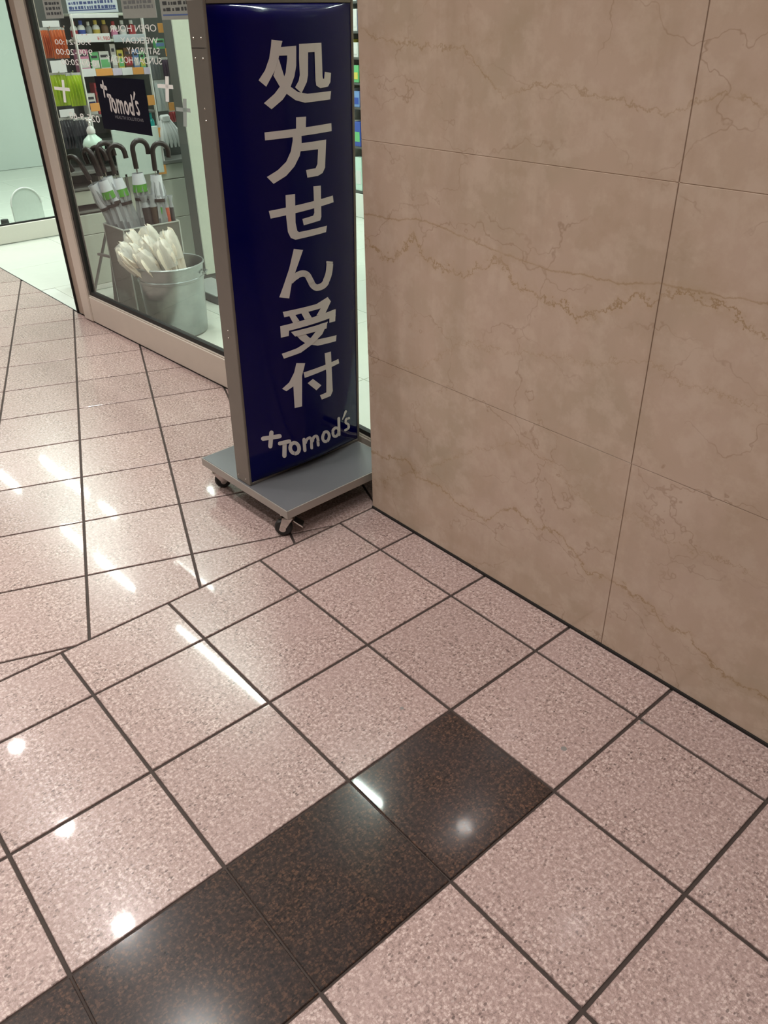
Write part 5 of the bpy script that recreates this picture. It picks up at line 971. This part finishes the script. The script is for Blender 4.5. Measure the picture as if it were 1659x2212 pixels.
def umbrella(top, bot, yaw, label, tagm, folds=7, low=0.0, hook=0.13):
    T = Vector(top); B = Vector(bot); ax = (T - B).normalized()
    o = thing('clear_umbrella', B, label, 'umbrella', 'clear umbrellas in the bin')
    hd = Vector((math.cos(yaw), math.sin(yaw), 0)); hd = (hd - ax * hd.dot(ax)).normalized()
    # T is the crown of the hook; the shaft end lies below and beside it
    base = T - hd * hook - ax * hook
    sd = (base - B).normalized()
    s0 = base - sd * 0.30
    path = [s0, base]
    for k in range(1, 9):
        a = math.pi * k / 8
        path.append(base + hd * hook * (1 - math.cos(a)) + ax * hook * math.sin(a))
    path.append(path[-1] - ax * 0.09)
    MB().tube(path, 0.042, 10).build('handle', HND, o, True)
    L = (s0 - B).length
    MB().tube([B, B + sd * 0.12, s0], [0.010, 0.014, 0.014], 8).build('shaft', MT['chrome'], o, True)
    n = 28; V = []; F = []
    ref = sd.cross(Vector((0, 0, 1))).normalized(); r2 = sd.cross(ref)
    prof = [(0.06, 0.022), (0.15, 0.06), (0.4, 0.105), (0.68, 0.130), (0.80, 0.100), (0.86, 0.115), (0.94, 0.08)]
    for tt, rr in prof:
        c = B + sd * (L * tt)
        for q in range(n):
            a = 2 * math.pi * q / n; r = rr * (1 + 0.22 * math.sin(folds * a + tt * 6))
            V.append(c + ref * math.cos(a) * r + r2 * math.sin(a) * r)
    for i in range(len(prof) - 1):
        for q in range(n): F.append((i * n + q, i * n + (q + 1) % n, (i + 1) * n + (q + 1) % n, (i + 1) * n + q))
    MB().add(V, F).build('canopy', MT['vinyl_clear'], o, True)
    c = B + sd * (L * 0.80)
    MB().tube([c - sd * 0.02, c + sd * 0.03], 0.128, 14, cap=False).build('strap', HND, o, True)
    # label sleeve in two bands
    c1 = B + sd * (L * (0.90 - low))
    MB().tube([c1 - sd * (0.0 if tagm else 0.22), c1 + sd * 0.17], [0.118, 0.092], 14, cap=False).build('label_sleeve', TAGW, o, True)
    if tagm:
        MB().tube([c1 - sd * 0.12, c1 - sd * 0.002], [0.130, 0.118], 14, cap=False).build('label_band', TAGG, o, True)
    return o
umbrella((-8.12, 1.12, 2.66), (-7.72, 2.20, 0.04), 3.6, 'clear umbrella leaning farthest left out of the bin', False)
umbrella((-7.98, 1.36, 2.76), (-7.66, 2.00, 0.04), 3.3, 'clear umbrella second from the left with a green label band', True)
umbrella((-7.92, 1.50, 2.78), (-7.76, 1.98, 0.04), 0.6, 'clear umbrella third from the left behind the first green band', True, low=0.06)
umbrella((-7.87, 1.62, 2.84), (-7.56, 1.90, 0.04), 1.5, 'clear umbrella with a long white label in the left cluster', False)
umbrella((-7.79, 1.78, 2.80), (-7.52, 1.96, 0.04), 1.2, 'clear umbrella with a big green label at the right of the left cluster', True)
umbrella((-7.65, 2.16, 2.85), (-7.58, 2.08, 0.04), 1.45, 'upright clear umbrella with its hook over its neighbour right of the gap', True)
umbrella((-7.51, 2.46, 2.79), (-7.46, 2.20, 0.04), 1.3, 'rightmost clear umbrella with its hook turned to the grey pillar', False)
def folded(top, bot, mat, label, r=0.06):
    T = Vector(top); B = Vector(bot); d = (T - B).normalized()
    o = thing('folded_umbrella', B, label, 'umbrella', 'folded umbrellas in plastic sleeves')
    L = (T - B).length
    MB().tube([B, B + d * L * 0.1, B + d * L * 0.6, B + d * L * 0.9], [r * 0.4, r * 0.8, r, r * 0.95], 10).build('roll', mat, o, True)
    MB().tube([B + d * L * 0.9, B + d * L * 0.94, B + d * L * 1.0], [r * 1.06, r * 0.6, r * 1.2], 10, cap=False).build('plastic_sleeve', MT['vinyl_clear'], o, True)
    return o
folded((-7.55, 2.02, 2.02), (-7.42, 2.10, 0.05), cmat('black_nylon', (0.035, 0.028, 0.030), 0.5), 'black folded umbrella at the left of the sleeved bundle', 0.075)
folded((-7.50, 2.14, 2.02), (-7.42, 2.22, 0.05), cmat('brown_nylon', (0.070, 0.045, 0.030), 0.5), 'brown folded umbrella between the black and the green one', 0.07)
folded((-7.46, 2.26, 2.00), (-7.42, 2.32, 0.05), cmat('green_nylon', (0.08, 0.32, 0.05), 0.5), 'bright green folded umbrella in the sleeved bundle', 0.05)
folded((-7.44, 2.36, 1.98), (-7.41, 2.39, 0.05), cmat('orange_nylon', (0.52, 0.10, 0.05), 0.5), 'orange red folded umbrella in the sleeved bundle', 0.045)
folded((-7.44, 2.46, 1.97), (-7.43, 2.45, 0.05), cmat('charcoal_nylon', (0.05, 0.05, 0.055), 0.5), 'charcoal folded umbrella at the right of the sleeved bundle', 0.04)

# ================================================================== galvanised bucket
BC = (-6.36, 1.73)
ZNC = pm('galvanised_zinc', (0.36, 0.40, 0.40), 0.30, metal=0.85, var=0.22, scale=14)
bk = thing('metal_bucket', (BC[0], BC[1], 0), 'galvanised metal bucket holding cream folded umbrellas', 'bucket')
MB().lathe((BC[0], BC[1], 0), [(0.46, 0.0), (0.475, 0.015), (0.485, 0.03), (0.53, 0.90), (0.545, 0.91), (0.545, 0.945), (0.53, 0.955), (0.545, 1.13), (0.565, 1.14), (0.57, 1.155), (0.56, 1.17), (0.545, 1.165), (0.535, 1.13), (0.47, 0.03)], 40).build('body', ZNC, bk, True)
for a in (-2.3, 0.85):
    c = Vector((BC[0] + 0.545 * math.cos(a), BC[1] + 0.545 * math.sin(a), 1.0)); t_ = Vector((-math.sin(a), math.cos(a), 0)); n_ = Vector((math.cos(a), math.sin(a), 0))
    MB().tube([c - t_ * 0.10, c - t_ * 0.09 + n_ * 0.05, c + t_ * 0.09 + n_ * 0.05, c + t_ * 0.10], 0.016, 8).build('ear', ZNC, bk, True)
Vk, Fk = text_faces('drink', 0.16)
mbk = MB()
wk = max(p[0] for p in Vk)
mbk.add([(BC[0] + (0.548 + 0.0) * math.cos(-2.05 + (p[0] - wk / 2) * 1.7), BC[1] + 0.548 * math.sin(-2.05 + (p[0] - wk / 2) * 1.7), 0.98 + p[1]) for p in Vk], Fk)
mbk.build('lettering', cmat('grey_print', (0.10, 0.10, 0.10), 0.6), bk)
CRM = pm('cream_canvas', (0.74, 0.68, 0.57), 0.8, var=0.10, scale=30, bump=0.4)
CRT = pm('cream_strap', (0.42, 0.32, 0.22), 0.8)
SLV = pm('clear_sleeve', (0.72, 0.74, 0.70), 0.2, trans=0.55)
names = ['leaning farthest left over the bucket rim', 'second from the left in the bucket', 'third from the left in the bucket', 'at the front left of the bucket', 'in the middle of the bucket',
         'at the back left of the bucket', 'at the back of the bucket', 'at the front right of the bucket', 'at the right edge of the bucket']
spec = [((-6.56, 1.10, 1.32), (-6.16, 1.66, 0.55)), ((-6.62, 1.12, 1.40), (-6.18, 1.66, 0.45)), ((-6.50, 1.22, 1.38), (-6.12, 1.68, 0.40)), ((-6.30, 1.28, 1.32), (-6.06, 1.68, 0.40)), ((-6.44, 1.44, 1.47), (-6.14, 1.78, 0.40)),
        ((-6.78, 1.36, 1.50), (-6.36, 1.74, 0.35)), ((-6.72, 1.62, 1.56), (-6.40, 1.86, 0.35)), ((-6.22, 1.58, 1.44), (-6.02, 1.80, 0.35)), ((-6.40, 1.80, 1.52), (-6.14, 1.94, 0.35))]
for (tp, bt), nm in zip(spec, names):
    T = Vector(tp); B = Vector(bt); d = (T - B).normalized(); L = (T - B).length
    o = thing('cream_umbrella', B, 'cream folded umbrella ' + nm, 'umbrella', 'cream umbrellas in the bucket')
    s = d.cross(Vector((0, 0, 1))).normalized(); m2 = d.cross(s)
    n = 44; V = []; F = []
    ph = random.uniform(0, 6)
    prof = [(0.0, 0.03), (0.25, 0.07), (0.6, 0.105), (0.82, 0.135), (0.92, 0.14), (1.0, 0.12), (1.03, 0.06)]
    for tt, rr in prof:
        c = B + d * L * tt
        for q in range(n):
            a = 2 * math.pi * q / n; r = rr * (1 + 0.24 * math.sin(5 * a + ph + tt * 2) + 0.13 * math.sin(11 * a + ph * 3 + tt * 3) + (0.28 * math.sin(3 * a + ph * 2) + 0.15 * math.sin(8 * a + ph) if tt > 0.8 else 0))
            V.append(c + s * math.cos(a) * r * 1.15 + m2 * math.sin(a) * r * 0.8 + d * (0.09 * math.sin(3 * a + ph) + 0.05 * math.sin(7 * a + 2 * ph) if tt > 0.85 else 0))
    for i in range(len(prof) - 1):
        for q in range(n): F.append((i * n + q, i * n + (q + 1) % n, (i + 1) * n + (q + 1) % n, (i + 1) * n + q))
    F.append(tuple((len(prof) - 1) * n + q for q in range(n)))
    MB().add(V, F).build('canopy', CRM, o, True)
    MB().tube([B + d * L * 0.35 + m2 * 0.09, B + d * L * 0.7 + m2 * 0.115, B + d * L * 0.93 + m2 * 0.11], 0.012, 6).build('rib', CRT, o, True)
    MB().tube([B + d * L * 0.72, B + d * L * 1.0, B + d * (L * 1.10) + s * 0.02], [0.150, 0.155, 0.10], 14, cap=False).build('plastic_sleeve', SLV, o, True)

# ================================================================== pillar and bits deeper in the shop
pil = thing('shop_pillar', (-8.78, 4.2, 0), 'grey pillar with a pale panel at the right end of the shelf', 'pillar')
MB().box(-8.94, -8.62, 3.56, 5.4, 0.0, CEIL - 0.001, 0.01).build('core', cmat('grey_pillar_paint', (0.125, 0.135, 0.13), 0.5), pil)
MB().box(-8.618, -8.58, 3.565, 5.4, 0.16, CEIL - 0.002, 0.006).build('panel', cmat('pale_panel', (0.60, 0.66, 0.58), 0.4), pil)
ft = thing('floor_plinth', (-7.75, 3.15, 0), 'low dark grey plinth on the shop floor behind the bucket', 'plinth')
MB().box(-8.3, -7.15, 2.95, 3.5, 0.0, 0.15, 0.012).build('body', cmat('plinth_grey', (0.10, 0.105, 0.11), 0.5), ft)
MB().box(-8.32, -7.13, 2.93, 3.52, 0.151, 0.175, 0.005).build('top', cmat('plinth_top', (0.30, 0.33, 0.32), 0.5), ft)

rb = thing('rounded_board', (-16.2, 2.75, 0), 'white board with a round top standing behind the glass partition', 'board')
pr2 = [(2.38, 0.02), (3.14, 0.02)] + [(2.76 + 0.38 * math.cos(a), 0.62 + 0.40 * math.sin(a)) for a in [math.pi * k / 14 for k in range(15)]]
n = len(pr2)
MB().add([(-16.25, y, z) for y, z in pr2] + [(-16.17, y, z) for y, z in pr2], [tuple(range(n))[::-1], tuple(range(n, 2 * n))] + [(k, (k + 1) % n, n + (k + 1) % n, n + k) for k in range(n)]).build('board', cmat('soft_white_board', (0.62, 0.68, 0.64), 0.4), rb)
edge = [(-16.165, y, z) for y, z in pr2[2:]]
MB().tube(edge, 0.02, 6).build('edging', WHT, rb, True)
sh = thing('black_shoe', (-16.0, 2.1, 0), 'black shoe with a white sole on the floor behind the glass partition', 'shoe')
MB().box(-16.3, -15.7, 1.95, 2.22, 0.0, 0.07, 0.03).build('sole', WHT, sh)
MB().lathe((-16.05, 2.085, 0.07), [(0.13, 0), (0.135, 0.08), (0.10, 0.20), (0.09, 0.30)], 14).build('upper', MT['rubber'], sh, True)
MB().box(-15.98, -15.72, 1.975, 2.195, 0.071, 0.17, 0.05).build('toe', MT['rubber'], sh, True)

# shelf far back, seen past the sign
fs = thing('far_shelf', (-11.0, 10.0, 0), 'white shelf of packaged goods far back in the shop right of the sign', 'shelf')
MB().box(-11.72, -10.02, 10.25, 10.35, 0.0, 5.6).build('back_panel', MT['shelf_dark'], fs)
MB().box(-11.72, -10.02, 9.66, 10.24, 0.0, 0.60, 0.01).build('base_unit', MT['white_paint'], fs)
lv = [0.62, 1.68, 2.58, 3.12, 3.66, 4.20, 4.80]
for z in lv:
    MB().box(-11.72, -10.02, 9.66, 10.24, z, z + 0.045, 0.004).build('shelf_board', MT['shelf_dark'], fs)
for x in (-11.72, -10.02):
    MB().box(x - 0.05, x, 9.64, 10.36, 0.0, 5.6).build('upright', MT['white_paint'], fs)
CM = [WHT, BCD, MNT, PNK, WHT, GCD, BLU, YCD, WHT]
WORD = {id(WHT): 'white', id(BCD): 'blue', id(MNT): 'mint', id(PNK): 'pink', id(GCD): 'green', id(BLU): 'dark blue', id(YCD): 'yellow'}
LN = ['lowest', 'second lowest', 'third', 'fourth', 'fifth', 'second highest', 'top']
random.seed(3)
for li, z in enumerate(lv):
    hmax = (lv[li + 1] - z - 0.12) if li < 6 else 0.6
    for k in range(5):
        x0 = -11.62 + 0.30 * k
        m_ = CM[(k * 2 + li * 4) % len(CM)]; b_ = CM[(k * 3 + li + 1) % len(CM)]
        o = thing('far_carton', (x0 + 0.13, 9.9, z + 0.046), '%s carton, %s from the left on the %s board of the far shelf' % (WORD[id(m_)], ORD[k], LN[li]), 'box', 'cartons on the far shelf')
        h = hmax * random.uniform(0.72, 0.97)
        MB().box(x0, x0 + 0.26, 9.70, 10.1, z + 0.046, z + 0.046 + h, 0.006).build('box', m_, o)
        MB().box(x0 + 0.03, x0 + 0.23, 9.694, 9.6995, z + 0.046 + h * 0.2, z + 0.046 + h * 0.6).build('front_label', b_, o)
